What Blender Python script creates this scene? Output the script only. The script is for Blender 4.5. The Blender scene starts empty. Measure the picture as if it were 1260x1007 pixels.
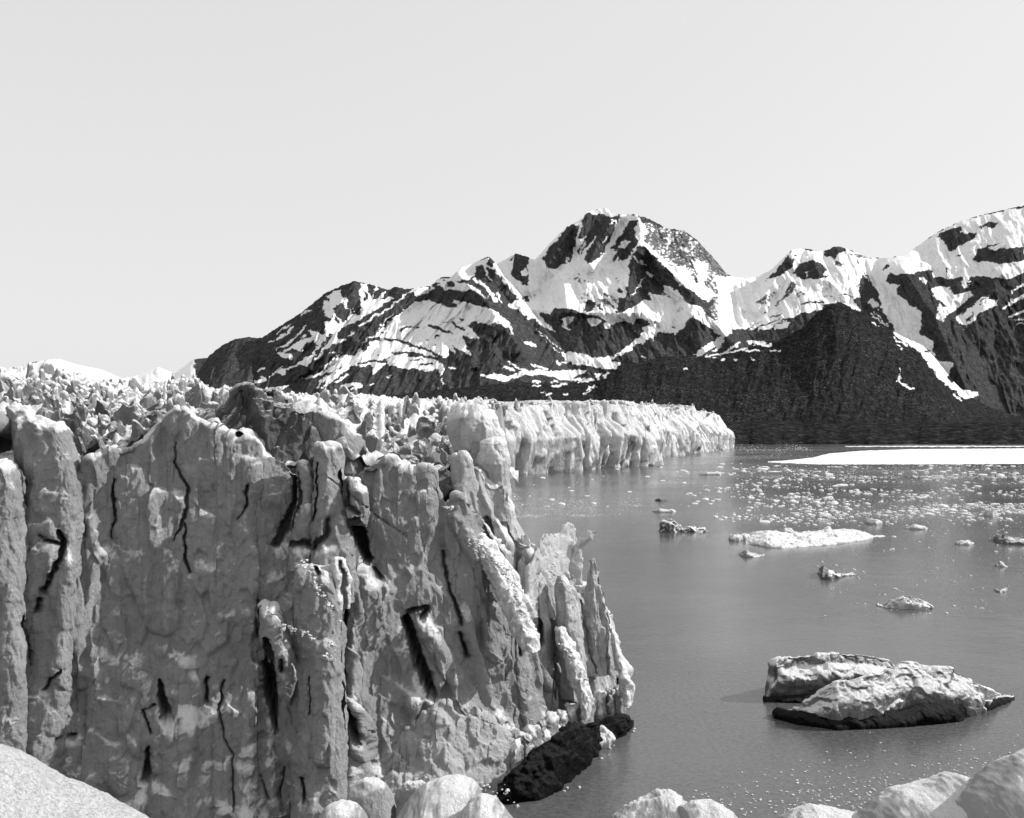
import bpy, math, random
import numpy as np
from mathutils import Vector

# ---------------------------------------------------------------- camera, sky, sun, exposure
scene = bpy.context.scene
FOC, HY, CX, HC = 1250.0, 529.0, 630.0, 38.0      # focal length and horizon measured on the photograph, eye height in metres
cam_data = bpy.data.cameras.new('camera'); cam = bpy.data.objects.new('camera', cam_data)
scene.collection.objects.link(cam); scene.camera = cam
cam.location = (0, 0, HC); cam.rotation_euler = (math.radians(90), 0, 0)
cam_data.sensor_width = 36; cam_data.lens = FOC / 1260 * 36
cam_data.shift_y = (HY - 503.5) / 1260
cam_data.clip_start = 0.2; cam_data.clip_end = 60000

SUN = Vector((0.82, 0.20, 0.55)).normalized()
sun_el = math.asin(SUN.z); sun_az = math.atan2(SUN.x, SUN.y)
world = bpy.data.worlds.new('World'); scene.world = world; world.use_nodes = True
wn, wl = world.node_tree.nodes, world.node_tree.links
wn.clear()
sky = wn.new('ShaderNodeTexSky'); sky.sky_type = 'NISHITA'; sky.sun_disc = False
sky.sun_elevation = sun_el; sky.sun_rotation = sun_az; sky.dust_density = 2.0
bw = wn.new('ShaderNodeRGBToBW')                    # the plate is a black and white one
gam = wn.new('ShaderNodeMath'); gam.operation = 'POWER'; gam.inputs[1].default_value = 0.16
mul = wn.new('ShaderNodeMath'); mul.operation = 'MULTIPLY'; mul.inputs[1].default_value = 6.7
bg = wn.new('ShaderNodeBackground'); bg.inputs['Strength'].default_value = 0.1
wo = wn.new('ShaderNodeOutputWorld')
wl.new(sky.outputs[0], bw.inputs[0]); wl.new(bw.outputs[0], gam.inputs[0]); wl.new(gam.outputs[0], mul.inputs[0])
wl.new(mul.outputs[0], bg.inputs[0]); wl.new(bg.outputs[0], wo.inputs[0])

sd = bpy.data.lights.new('sun', 'SUN'); sd.energy = 5.0; sd.angle = math.radians(0.6); sd.color = (1, 1, 1)
so = bpy.data.objects.new('sun', sd); scene.collection.objects.link(so)
so.rotation_euler = (-SUN).to_track_quat('-Z', 'Y').to_euler(); so.location = (300, 100, 300)
vs = scene.view_settings
vs.view_transform = 'Standard'; vs.look = 'None'; vs.gamma = 1; vs.use_curve_mapping = False; vs.exposure = 0.0
scene.cycles.max_bounces = 4; scene.cycles.diffuse_bounces = 2; scene.cycles.glossy_bounces = 2
scene.cycles.transmission_bounces = 2; scene.cycles.caustics_reflective = False; scene.cycles.caustics_refractive = False

rng = np.random.default_rng(7); random.seed(7)
C = scene.collection

# ---------------------------------------------------------------- helpers
def tag(o, label=None, cat=None, group=None, kind=None):
    if label: o['label'] = label
    if cat: o['category'] = cat
    if group: o['group'] = group
    if kind: o['kind'] = kind
    return o

def empty(name, loc=(0, 0, 0)):
    o = bpy.data.objects.new(name, None); C.objects.link(o); o.location = loc
    bpy.context.view_layer.update()
    return o

def W(px, py, Y):
    """photograph position + distance -> point in the place (used while laying the place out)"""
    px, py, Y = np.asarray(px, float), np.asarray(py, float), np.asarray(Y, float)
    return np.stack(np.broadcast_arrays((px - CX) / FOC * Y, Y, HC + (HY - py) / FOC * Y), -1)

def onwater(px, py, z=0.0):
    Y = (HC - z) * FOC / (py - HY)
    return ((px - CX) / FOC * Y, Y)

def mesh_np(name, V, Q, smooth=True, tris=None):
    me = bpy.data.meshes.new(name)
    V = np.ascontiguousarray(V, dtype=np.float32)
    Q = np.asarray(Q, dtype=np.int32).reshape(-1, 4)
    T = np.zeros((0, 3), np.int32) if tris is None else np.asarray(tris, np.int32).reshape(-1, 3)
    me.vertices.add(len(V)); me.vertices.foreach_set('co', V.ravel())
    nl = Q.size + T.size
    me.loops.add(nl); me.loops.foreach_set('vertex_index', np.concatenate([Q.ravel(), T.ravel()]))
    me.polygons.add(len(Q) + len(T))
    st = np.concatenate([np.arange(len(Q)) * 4, Q.size + np.arange(len(T)) * 3]).astype(np.int32)
    me.polygons.foreach_set('loop_start', st)
    me.polygons.foreach_set('use_smooth', np.full(len(st), smooth))
    me.update(calc_edges=True)
    return me

def link(name, me, mat, parent=None):
    o = bpy.data.objects.new(name, me); C.objects.link(o)
    if mat and len(me.materials) == 0: me.materials.append(mat)
    if parent:
        o.parent = parent
        o.matrix_parent_inverse = parent.matrix_world.inverted()
    return o

def grid_quads(R, Cn, wrap=False, flip=False):
    i = np.arange(R - 1)[:, None]; j = np.arange(Cn if wrap else Cn - 1)[None, :]
    a = i * Cn + j; b = i * Cn + (j + 1) % Cn; c = (i + 1) * Cn + (j + 1) % Cn; d = (i + 1) * Cn + j
    q = np.stack(np.broadcast_arrays(a, b, c, d), -1).reshape(-1, 4)
    return q[:, ::-1] if flip else q

def normals(V, Q):
    n = np.cross(V[Q[:, 2]] - V[Q[:, 0]], V[Q[:, 3]] - V[Q[:, 1]])
    N = np.zeros_like(V)
    for k in range(4):
        for ax in range(3):
            N[:, ax] += np.bincount(Q[:, k], n[:, ax], minlength=len(V))
    return N / np.maximum(np.linalg.norm(N, axis=1, keepdims=True), 1e-9)

def hsh(ix, iy, iz, seed):
    with np.errstate(over='ignore'):
        h = ix.astype(np.uint32) * np.uint32(374761393) + iy.astype(np.uint32) * np.uint32(668265263) \
            + iz.astype(np.uint32) * np.uint32(2147483647 - 1274126177) + np.uint32(seed * 974634777 & 0xffffffff)
        h = (h ^ (h >> np.uint32(13))) * np.uint32(1274126177)
        h = (h ^ (h >> np.uint32(16))) * np.uint32(2246822519)
        return h ^ (h >> np.uint32(15))

def r01(h): return (h & np.uint32(0xffffff)).astype(np.float64) / 16777216.0

def gnoise(p, seed=0):
    i = np.floor(p).astype(np.int64); f = p - i
    u = f * f * f * (f * (f * 6 - 15) + 10)
    out = 0
    for dx in (0, 1):
        wx = u[:, 0] if dx else 1 - u[:, 0]
        for dy in (0, 1):
            wy = u[:, 1] if dy else 1 - u[:, 1]
            for dz in (0, 1):
                wz = u[:, 2] if dz else 1 - u[:, 2]
                h = hsh(i[:, 0] + dx, i[:, 1] + dy, i[:, 2] + dz, seed)
                gx = ((h & np.uint32(255)).astype(np.float64) - 127.5) / 127.5
                gy = (((h >> np.uint32(8)) & np.uint32(255)).astype(np.float64) - 127.5) / 127.5
                gz = (((h >> np.uint32(16)) & np.uint32(255)).astype(np.float64) - 127.5) / 127.5
                out = out + wx * wy * wz * (gx * (f[:, 0] - dx) + gy * (f[:, 1] - dy) + gz * (f[:, 2] - dz))
    return out * 1.5

def fbm(p, octv=4, seed=0, gain=0.5, ridged=False):
    a, s, tot = 1.0, 0, 0
    for k in range(octv):
        n = gnoise(p, seed + k * 17)
        if ridged: n = 1 - 2 * np.minimum(np.abs(n) * 1.6, 1)
        s = s + a * n; tot += a; a *= gain; p = p * 2.03 + 3.7
    return s / tot

def facets(p, seed=0, sharp=9.0, tilt=0.9, off=0.7):
    """broken, chisel-cut relief: every cell is a tilted plane, joined by sharp arrises"""
    i = np.floor(p).astype(np.int64)
    num = np.zeros(len(p)); den = np.zeros(len(p)) + 1e-12
    for dx in (-1, 0, 1):
        for dy in (-1, 0, 1):
            for dz in (-1, 0, 1):
                a, b, c = i[:, 0] + dx, i[:, 1] + dy, i[:, 2] + dz
                h = hsh(a, b, c, seed); h2 = hsh(a, b, c, seed + 101)
                cx = a + 0.15 + 0.7 * r01(h); cy = b + 0.15 + 0.7 * r01(h2); cz = c + 0.15 + 0.7 * r01(h ^ (h2 >> np.uint32(7)))
                d0, d1, d2 = p[:, 0] - cx, p[:, 1] - cy, p[:, 2] - cz
                dd = np.sqrt(d0 * d0 + d1 * d1 + d2 * d2)
                g = hsh(a, b, c, seed + 202); g2 = hsh(a, b, c, seed + 303)
                pl = (r01(g) - .5) * 2 * d0 + (r01(g2) - .5) * 2 * d1 + (r01(g ^ (g2 >> np.uint32(5))) - .5) * 2 * d2
                pl = pl * tilt + (r01(g ^ h) - 0.5) * off
                w = np.exp(-sharp * dd)
                num += w * pl; den += w
    return num / den

def crust_attr(me, V, Q, R_, n, k=7, pad=0):
    '''how far a stretch of the face turns up or stands proud, smoothed over a few metres: where old snow crust clings and lit rims are whitened in'''
    N1 = normals(V, Q); nz = N1[:, 2].reshape(R_, n)
    def bl(a, k):
        for ax in (0, 1):
            w = [(0, 0), (0, 0)]; w[ax] = (k + 1, k)
            c = np.cumsum(np.pad(a, w, 'edge'), axis=ax)
            a = (c[2 * k + 1:] - c[:-2 * k - 1]) / (2 * k + 1) if ax == 0 else (c[:, 2 * k + 1:] - c[:, :-2 * k - 1]) / (2 * k + 1)
        return a
    P = V.reshape(R_, n, 3)
    conv = sum((P[..., i] - bl(bl(P[..., i], k), k)) * N1.reshape(R_, n, 3)[..., i] for i in range(3))
    c = .75 * bl(nz, k) + .25 * nz + .30 * np.clip(conv, -.5, .6)
    c = np.concatenate([c.ravel(), np.full(pad, c[-1].mean())])
    at = me.attributes.new('crust', 'FLOAT', 'POINT'); at.data.foreach_set('value', c.astype(np.float32))

def sstep(a, b, x):
    t = np.clip((x - a) / (b - a), 0, 1); return t * t * (3 - 2 * t)

def seg_dist(px, py, pts):
    d = np.full(px.shape, 1e9); wv = np.zeros(px.shape)
    pts = [tuple(q) for q in pts]
    for (q0, q1) in zip(pts[:-1], pts[1:]):
        x0, y0 = q0[:2]; x1, y1 = q1[:2]
        L = (x1 - x0) ** 2 + (y1 - y0) ** 2 + 1e-9
        t = np.clip(((px - x0) * (x1 - x0) + (py - y0) * (y1 - y0)) / L, 0, 1)
        dd = np.hypot(px - x0 - t * (x1 - x0), py - y0 - t * (y1 - y0))
        w0 = q0[2] if len(q0) > 2 else 1; w1 = q1[2] if len(q1) > 2 else 1
        m = dd < d; d[m] = dd[m]; wv[m] = (w0 + t * (w1 - w0))[m]
    return d, wv

# ---------------------------------------------------------------- materials (all neutral greys: the photograph has no colour)
def mat_base(name, rough=0.6, spec=0.3):
    m = bpy.data.materials.new(name); m.use_nodes = True
    nt = m.node_tree; b = nt.nodes['Principled BSDF']
    b.inputs['Roughness'].default_value = rough; b.inputs['Specular IOR Level'].default_value = spec
    return m, nt, b

def N(nt, typ, **kw):
    n = nt.nodes.new(typ)
    for k, v in kw.items():
        if k in n.inputs: n.inputs[k].default_value = v
        else: setattr(n, k, v)
    return n

def noise(nt, co, scale, detail=4, rough=0.55, vec=(1, 1, 1)):
    mp = N(nt, 'ShaderNodeMapping'); mp.inputs['Scale'].default_value = vec
    nt.links.new(co, mp.inputs[0])
    n = N(nt, 'ShaderNodeTexNoise', Scale=scale, Detail=detail, Roughness=rough)
    nt.links.new(mp.outputs[0], n.inputs['Vector'])
    return n.outputs['Fac']

def ramp(nt, fac, stops):
    r = N(nt, 'ShaderNodeValToRGB'); e = r.color_ramp.elements
    while len(e) < len(stops): e.new(0.5)
    for k, (p, v) in enumerate(stops):
        e[k].position = p; e[k].color = (v, v, v, 1)
    nt.links.new(fac, r.inputs[0]); return r.outputs[0]

def math_(nt, op, a, b=None, clamp=False):
    n = N(nt, 'ShaderNodeMath', operation=op, use_clamp=clamp)
    for k, v in enumerate((a, b)):
        if v is None: continue
        if isinstance(v, (int, float)): n.inputs[k].default_value = v
        else: nt.links.new(v, n.inputs[k])
    return n.outputs[0]

def mixc(nt, f, a, b):
    n = N(nt, 'ShaderNodeMix', data_type='RGBA'); n.clamp_factor = True
    for sock, v in ((n.inputs[0], f), (n.inputs[6], a), (n.inputs[7], b)):
        if isinstance(v, (int, float)):
            sock.default_value = v if sock is n.inputs[0] else (v, v, v, 1)
        else: nt.links.new(v, sock)
    return n.outputs[2]

def bump(nt, b, h, strength, dist):
    n = N(nt, 'ShaderNodeBump', Strength=strength, Distance=dist)
    nt.links.new(h, n.inputs['Height']); nt.links.new(n.outputs[0], b.inputs['Normal'])

def ice_material(name, ice=(0.25, 0.36), snow=0.88, s0=0.42, s1=0.68, scale=1.0, dirt=0.5, grain=0.25, rough=0.55, snowmix=1.0, edge=3.0, crust=False, streak=1.0, vz=0.7, nzw=.35):
    """bare ice on the steep faces, crusted snow where the face turns up, lit rims whitened in, streaks of grit"""
    m, nt, b = mat_base(name, rough, 0.25)
    geo = N(nt, 'ShaderNodeNewGeometry'); pos = geo.outputs['Position']
    big = noise(nt, pos, 0.16 * scale, 5, 0.6)
    col = ramp(nt, big, [(0.3, ice[0]), (0.7, ice[1])])
    st = noise(nt, pos, 0.9 * scale, 6, 0.65, (1, 1, 0.16))
    col = mixc(nt, math_(nt, 'MULTIPLY', ramp(nt, st, [(0.42, 1), (0.6, 0)]), 0.5 * dirt * streak), col, ice[0] * 0.45)
    bl = noise(nt, pos, 3.1 * scale, 6, 0.7, (1, 1, vz))
    col = mixc(nt, math_(nt, 'MULTIPLY', ramp(nt, bl, [(0.60, 0), (0.72, 1)]), dirt), col, ice[0] * 0.35)
    sep = N(nt, 'ShaderNodeSeparateXYZ'); nt.links.new(geo.outputs['Normal'], sep.inputs[0])
    upz = N(nt, 'ShaderNodeAttribute', attribute_name='crust').outputs['Fac'] if crust else sep.outputs[2]
    if crust: edge = 0.6  # the crust mask also takes in the painted lit rims
    up = math_(nt, 'ADD', upz, math_(nt, 'MULTIPLY', math_(nt, 'SUBTRACT', noise(nt, pos, 1.3 * scale, 6, 0.7, (1, 1, vz)), 0.5), nzw))
    up = math_(nt, 'ADD', up, math_(nt, 'MULTIPLY', math_(nt, 'SUBTRACT', geo.outputs['Pointiness'], 0.5), edge))  # proud edges whitened too: lit rims put into the colour
    sm = math_(nt, 'MULTIPLY', ramp(nt, up, [(s0, 0), (s1, 1)]), snowmix)
    col = mixc(nt, sm, col, snow)
    gr = noise(nt, pos, 14 * scale, 3, 0.8, (1, 1, vz))
    col = mixc(nt, math_(nt, 'MULTIPLY', ramp(nt, gr, [(0.35, 1), (0.55, 0)]), grain), col, 0.12)
    nt.links.new(col, b.inputs['Base Color'])
    h = math_(nt, 'ADD', noise(nt, pos, 2.2 * scale, 9, 0.68, (1, 1, vz)), math_(nt, 'MULTIPLY', gr, 0.15))
    bump(nt, b, h, 1.0, 0.55 / scale)
    return m

M = {}
M['ice'] = ice_material('glacier_ice', ice=(.275, .385), crust=True, s0=.50, s1=.72, dirt=.4)
M['ice_pale'] = ice_material('drained_pale_ice', ice=(.44, .60), crust=True, s0=.30, s1=.58, dirt=.4)
M['ice_dirty'] = ice_material('debris_banded_ice', ice=(0.06, 0.16), snow=0.5, s0=0.7, s1=0.95, dirt=0.9)
M['ice_black'] = ice_material('near_black_ice', ice=(0.003, 0.008), snow=0.02, dirt=0.3, grain=0)  # near black: undercut shade and reflection painted at the cliff foot
M['ice_black'].node_tree.nodes['Principled BSDF'].inputs['Specular IOR Level'].default_value = 0.05
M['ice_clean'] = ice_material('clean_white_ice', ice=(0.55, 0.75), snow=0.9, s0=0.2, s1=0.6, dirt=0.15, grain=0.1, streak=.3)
M['ice_fin'] = ice_material('thin_translucent_ice', ice=(0.7, 0.85), snow=0.9, s0=0.2, s1=0.6, dirt=0.1, grain=0.1, streak=.2)
_nt = M['ice_fin'].node_tree; _tr = _nt.nodes.new('ShaderNodeBsdfTranslucent'); _tr.inputs[0].default_value = (.92, .92, .92, 1)   # thin blades let the sun through
_mx = _nt.nodes.new('ShaderNodeMixShader'); _mx.inputs[0].default_value = .35
_nt.links.new(_nt.nodes['Principled BSDF'].outputs[0], _mx.inputs[1]); _nt.links.new(_tr.outputs[0], _mx.inputs[2]); _nt.links.new(_mx.outputs[0], _nt.nodes['Material Output'].inputs[0])
M['serac'] = ice_material('serac_ice', ice=(0.17, 0.33), snow=0.84, s0=0.42, s1=0.85, scale=0.9, dirt=0.7)
M['ice_far'] = ice_material('far_glacier_ice', ice=(0.30, 0.58), snow=0.88, s0=0.35, s1=0.7, scale=0.12, dirt=0.8, grain=0.3, vz=.16, streak=1.6)
M['apron'] = ice_material('granular_ice', ice=(0.36, 0.46), snow=0.5, s0=0.6, s1=1.0, scale=2.2, dirt=0.35, grain=0.35)
M['snowbank'] = ice_material('bright_snow', ice=(0.62, 0.80), snow=0.86, s0=0.55, s1=0.98, streak=0, scale=2.2, dirt=0.35, grain=0.45, nzw=.9, rough=0.8)
M['snow'] = ice_material('old_snow', ice=(0.34, 0.46), snow=0.9, s0=0.60, s1=0.88, streak=0, scale=4, dirt=0.12, grain=0.15, nzw=.15, edge=0, rough=0.8)  # steep sides greyed, rims whitened: sun and shade put into the colour
M['berg'] = ice_material('iceberg_ice', ice=(0.16, 0.32), snow=0.9, s0=0.25, s1=0.58, scale=0.9, dirt=1.0, vz=.5)
M['floe'] = ice_material('floe_ice', ice=(0.5, 0.68), snow=0.88, s0=0.3, s1=0.6, scale=0.6, dirt=0.4)
# ---------------------------------------------------------------- mountains: snow lies where it lay in the photograph
MX0, MY0, MS = -60.0, 235.0, 2.0
MW, MH = int((1330 - MX0) * MS), int((560 - MY0) * MS)
snow_map = np.zeros((MH, MW), np.float32)
gx = MX0 + (np.arange(MW) + .5) / MS; gy = MY0 + (np.arange(MH) + .5) / MS
mott = {}
def paint(val, pts, ox=0, oy=0, s=1.0):
    P = [(ox + x / s, oy + y / s) for x, y in pts]
    xs = [p[0] for p in P]; ys = [p[1] for p in P]
    i0, i1 = max(0, int((min(xs) - MX0) * MS)), min(MW, int((max(xs) - MX0) * MS) + 2)
    j0, j1 = max(0, int((min(ys) - MY0) * MS)), min(MH, int((max(ys) - MY0) * MS) + 2)
    if i1 <= i0 or j1 <= j0: return
    X, Y = np.meshgrid(gx[i0:i1], gy[j0:j1]); ins = np.zeros(X.shape, bool)
    for (x0, y0), (x1, y1) in zip(P, P[1:] + P[:1]):
        if y0 == y1: continue
        ins ^= ((Y < y0) != (Y < y1)) & (X < (x1 - x0) * (Y - y0) / (y1 - y0) + x0)
    snow_map[j0:j1, i0:i1][ins] = val
def streak(val, pts, w, ox=0, oy=0, s=1.0):
    P = [(ox + q[0] / s, oy + q[1] / s) + tuple(q[2:]) for q in pts]
    xs = [p[0] for p in P]; ys = [p[1] for p in P]
    i0, i1 = max(0, int((min(xs) - 6 - MX0) * MS)), min(MW, int((max(xs) + 6 - MX0) * MS) + 2)
    j0, j1 = max(0, int((min(ys) - 6 - MY0) * MS)), min(MH, int((max(ys) + 6 - MY0) * MS) + 2)
    X, Y = np.meshgrid(gx[i0:i1], gy[j0:j1])
    d, wv = seg_dist(X, Y, P)
    snow_map[j0:j1, i0:i1][d < w * wv] = val
S, R = 1.0, 0.0
def za(v, p): paint(v, p, 230, 300, 5.035)
def zb(v, p): paint(v, p, 400, 300, 5.035)
def zc(v, p): paint(v, p, 560, 290, 5.035)
def zd(v, p): paint(v, p, 650, 250, 6.294)
def ze(v, p): paint(v, p, 760, 250, 6.294)
def zf(v, p): paint(v, p, 740, 370, 6.295)
def zg(v, p): paint(v, p, 900, 290, 6.295)
def zh(v, p): paint(v, p, 1060, 240, 3.875)
def sa(v, p, w): streak(v, p, w, 230, 300, 5.035)
def sb(v, p, w): streak(v, p, w, 400, 300, 5.035)
def sc_(v, p, w): streak(v, p, w, 560, 290, 5.035)
def sdd(v, p, w): streak(v, p, w, 650, 250, 6.294)
def se(v, p, w): streak(v, p, w, 760, 250, 6.294)
def sf(v, p, w): streak(v, p, w, 740, 370, 6.295)
def sg(v, p, w): streak(v, p, w, 900, 290, 6.295)
def sh(v, p, w): streak(v, p, w, 1060, 240, 3.875)

# far low hills on the left
paint(.92, [(-60, 430), (0, 455), (75, 440), (110, 452), (240, 440), (240, 500), (-60, 500)])
# left massif
za(S, [(830,385),(870,430),(915,420),(920,370),(945,345),(1000,370),(1000,350),(960,320),(935,290),(905,290),(880,310),(885,360),(860,350)])
za(S, [(855,485),(880,515),(850,560),(790,540),(750,535),(785,580),(700,600),(640,640),(555,690),(650,722),(660,690),(590,675),(660,650),(720,670),(725,620),(770,610),(800,600),(810,640),(770,690),(740,700),(690,740),(600,780),(545,795),(600,815),(620,780),(700,755),(750,760),(790,700),(830,620),(880,560),(920,560),(940,530),(1000,480),(940,500),(900,455),(885,460),(900,490)])
sa(S, [(800,720),(860,640),(925,560)], 1.1); sa(S, [(565,590),(620,550),(660,520)], 1.5); sa(S, [(600,640),(690,560),(740,500)], .9)
sa(S, [(440,790),(475,770)], 1.3); sa(S, [(420,855),(490,845),(460,830)], 1.6); sa(S, [(560,660),(640,600)], .7); sa(S, [(510,610),(540,595)], .6)
sa(S, [(900,620),(940,615),(970,598)], .8); sa(S, [(640,500),(560,560)], .8); sa(S, [(700,450),(770,410)], .7); sa(S, [(715,580),(735,575)], 1.6)
sa(S, [(600,760),(520,820)], .6); za(S, [(560,890),(640,870),(560,930),(500,900),(420,900)])
zb(S, [(0,330),(60,290),(90,290),(100,320),(150,370),(180,400),(190,440),(215,440),(230,400),(210,300),(225,250),(255,250),(270,300),(290,340),(300,290),(310,265),(380,290),(370,320),(340,350),(400,330),(440,340),(490,310),(470,340),(400,380),(300,440),(230,500),(180,540),(150,570),(200,520),(240,470),(200,480),(130,500),(90,540),(60,570),(90,600),(60,620),(0,660),(0,620),(60,560),(40,530),(0,560),(0,500),(40,480),(0,440),(0,400),(60,420),(70,370),(40,350)])
zb(R, [(60,390),(100,360),(150,410),(140,490),(100,470),(60,440)]); zb(R, [(130,360),(160,370),(185,430),(165,435)])
zb(R, [(50,440),(95,480),(80,500),(50,470)]); zb(R, [(90,290),(160,240),(210,250),(215,300),(220,370),(180,370),(130,330)]); zb(R, [(235,260),(265,330),(260,380),(245,330)])
zb(R, [(300,300),(330,270),(370,290),(330,340),(300,350)])
sb(R, [(130,640),(260,560),(400,470),(520,330)], 4.2); sb(R, [(0,720),(120,600),(230,480),(370,390),(470,330)], 3.0); sb(R, [(60,650),(180,540)], 3)
sb(S, [(145,575),(180,545)], .9); sb(S, [(60,620),(120,595)], 1.1); sb(S, [(215,510),(300,455),(400,400),(500,320)], 1.2); sb(S, [(330,520),(420,440)], .7)
# the big snow slope
zb(S, [(0,790),(60,745),(130,700),(190,690),(200,670),(240,600),(300,560),(400,490),(480,420),(540,380),(560,360),(640,350),(700,370),(780,400),(850,400),(900,430),(1007,440),(1100,470),(1170,540),(1140,520),(1060,490),(1000,500),(930,480),(880,510),(960,590),(910,580),(850,570),(870,620),(910,700),(860,670),(780,630),(820,690),(770,650),(770,690),(730,710),(640,690),(700,730),(740,770),(735,800),(715,825),(700,780),(620,790),(540,770),(460,770),(420,750),(380,740),(330,790),(290,810),(300,770),(280,750),(190,760),(130,800),(80,830),(0,880),(0,850),(60,790),(0,800)])
for p, w in [([(470,540),(510,515),(540,520)], 1.3), ([(560,522),(585,520)], 1.1), ([(640,500),(700,520),(760,545)], 1.6), ([(720,530),(800,560)], .9), ([(790,490),(830,520),(860,530)], 1.6),
             ([(430,680),(500,670),(600,690),(700,720)], 1.6), ([(370,595),(440,600),(540,625),(640,660),(720,700)], 1.6), ([(520,640),(560,625)], 1.1), ([(340,550),(370,548)], 1.0),
             ([(680,580),(700,572)], 1.8), ([(620,595),(640,595)], .8), ([(240,660),(270,600),(330,590)], 2.4), ([(215,670),(240,620)], .9), ([(520,725),(620,720)], .9), ([(590,755),(660,740)], 1.5),
             ([(520,690),(640,700)], 1.6), ([(740,485),(770,487)], .8), ([(350,740),(400,700)], .8), ([(200,745),(300,725),(380,735)], 1.2), ([(100,760),(60,800)], 1), ([(180,760),(90,820)], 1.1),
             ([(830,470),(860,480)], 1.5), ([(660,625),(690,620)], .8), ([(320,690),(335,690)], .8), ([(540,660),(520,650)],.8)]:
    sb(R, p, w)
sb(S, [(725,835),(740,870)], .8); sb(S, [(700,890),(705,905)], .6); sb(S, [(380,825),(400,820)], 1.1); sb(S, [(760,770),(810,770)], .7)
sb(S, [(110,880),(160,870),(225,875)], 2.2); sb(S, [(170,900),(220,885)], 1.3); sb(S, [(280,870),(300,870)], .6); sb(S, [(965,815),(990,818)], 1.2)
sa(S, [(740,835),(800,820),(860,790),(930,790)], 1.6); sa(S, [(850,770),(930,720),(1000,700)], 1.9); sa(S, [(820,860),(870,830)], 1.6); sa(S, [(920,860),(1000,810)], 1.1); sa(S, [(840,900),(900,850)], 1.2); sa(S, [(810,890),(820,860)], 1); sa(S, [(880,690),(920,670)], .5); sa(S,[(900,720),(940,690)], .8)
# crest of the massif, up to the peak's saddle
zb(S, [(500,310),(540,275),(620,265),(640,280),(700,215),(770,215),(830,150),(900,120),(1000,90),(1007,120),(940,150),(960,170),(880,190),(900,220),(800,225),(870,250),(900,275),(860,300),(790,285),(740,290),(720,265),(680,270),(640,300),(600,320),(555,330),(560,300)])
zb(R, [(640,260),(665,235),(720,250),(690,270)]); zb(R, [(750,240),(780,230),(820,255),(800,270),(760,265)]); sb(R, [(800,190),(860,145)], 1.0); sb(R, [(730,230),(745,225)], 1)
zc(S, [(0,245),(30,200),(100,170),(200,135),(240,150),(330,120),(370,110),(345,230),(360,260),(420,300),(490,330),(500,200),(520,200),(550,130),(600,60),(640,0),(1007,0),(1007,600),(940,570),(900,500),(830,490),(720,460),(640,450),(600,480),(560,460),(530,470),(560,520),(620,560),(630,605),(560,570),(500,520),(460,480),(480,510),(430,480),(380,430),(350,415),(400,400),(420,420),(340,330),(280,250),(240,210),(210,200),(190,210),(230,270),(225,285),(190,230),(180,200),(130,210),(120,180),(80,230),(130,240),(90,260),(0,265)])
zc(R, [(195,195),(205,150),(225,130),(245,160),(240,190)]); zc(R, [(120,210),(130,190),(170,180),(190,210),(170,245),(140,225)])
zc(R, [(320,150),(360,130),(350,150)]); zc(R, [(345,240),(370,120),(400,130),(420,125),(470,180),(490,260),(525,300),(490,330),(430,300),(400,260),(360,262)])
zc(S, [(410,220),(435,200),(450,240),(420,255)])
zc(R, [(600,390),(610,330),(640,285),(665,280),(685,300),(700,280),(730,330),(770,395),(735,430),(690,430),(650,415)])
zc(S, [(0,300),(60,290),(110,310),(160,350),(210,390),(150,360),(90,330),(50,350),(0,335)]); sc_(S, [(120,270),(180,300),(215,350),(250,400)], 2.0); sc_(S, [(255,360),(285,415)], 1.0)
sc_(S, [(340,430),(400,450),(440,490)], 2.4); sc_(S, [(500,580),(600,660),(700,730)], .35); sc_(S, [(560,650),(640,730)], .3)
zc(S, [(245,460),(345,555),(300,550),(230,520),(150,500),(0,440),(0,400)])
sc_(S, [(335,575),(360,610)], 1.2); sc_(S, [(440,660),(490,675)], 1.7); sc_(S, [(655,635),(665,620)], .9)
zc(S, [(650,510),(740,505),(700,550),(720,590),(660,560),(670,540)])
zc(S, [(820,510),(900,520),(905,540),(870,560),(820,540)])
zc(R, [(410,380),(450,370),(520,410),(540,440),(470,420),(430,410)])
# snow basin below the peak
zc(S, [(645,730),(700,720),(800,735),(870,760),(960,760),(1007,740),(1007,825),(940,825),(850,810),(760,800),(700,780)])
zc(R, [(960,780),(1007,745),(1007,790),(970,795)])
zc(S, [(165,860),(250,860),(330,870),(420,840),(500,830),(600,840),(700,835),(820,830),(800,850),(720,880),(780,885),(700,900),(620,880),(560,860),(440,865),(380,880),(300,905),(230,890)])
sc_(S, [(310,815),(360,835)], 1.4); sc_(S, [(330,780),(400,830),(440,830)], .9); sc_(S, [(620,775),(650,800)], 1.1); sc_(S, [(470,805),(560,825)], 1.1); sc_(S, [(690,785),(620,790)], .8)
for (x, y, l) in [(480,910,40),(480,932,50),(600,935,60),(650,925,40),(740,895,60),(800,900,50),(760,910,60),(820,940,50),(880,860,20),(570,985,30),(670,985,25),(600,910,30),(810,955,30),(540,980,12)]:
    sc_(S, [(x, y), (x + l, y - 6)], .9)
sc_(S, [(935,875),(948,850)], 1.2); sc_(S, [(870,855),(900,865),(885,880)], 1.5); sc_(S, [(800,985),(850,955)], .6)
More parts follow.
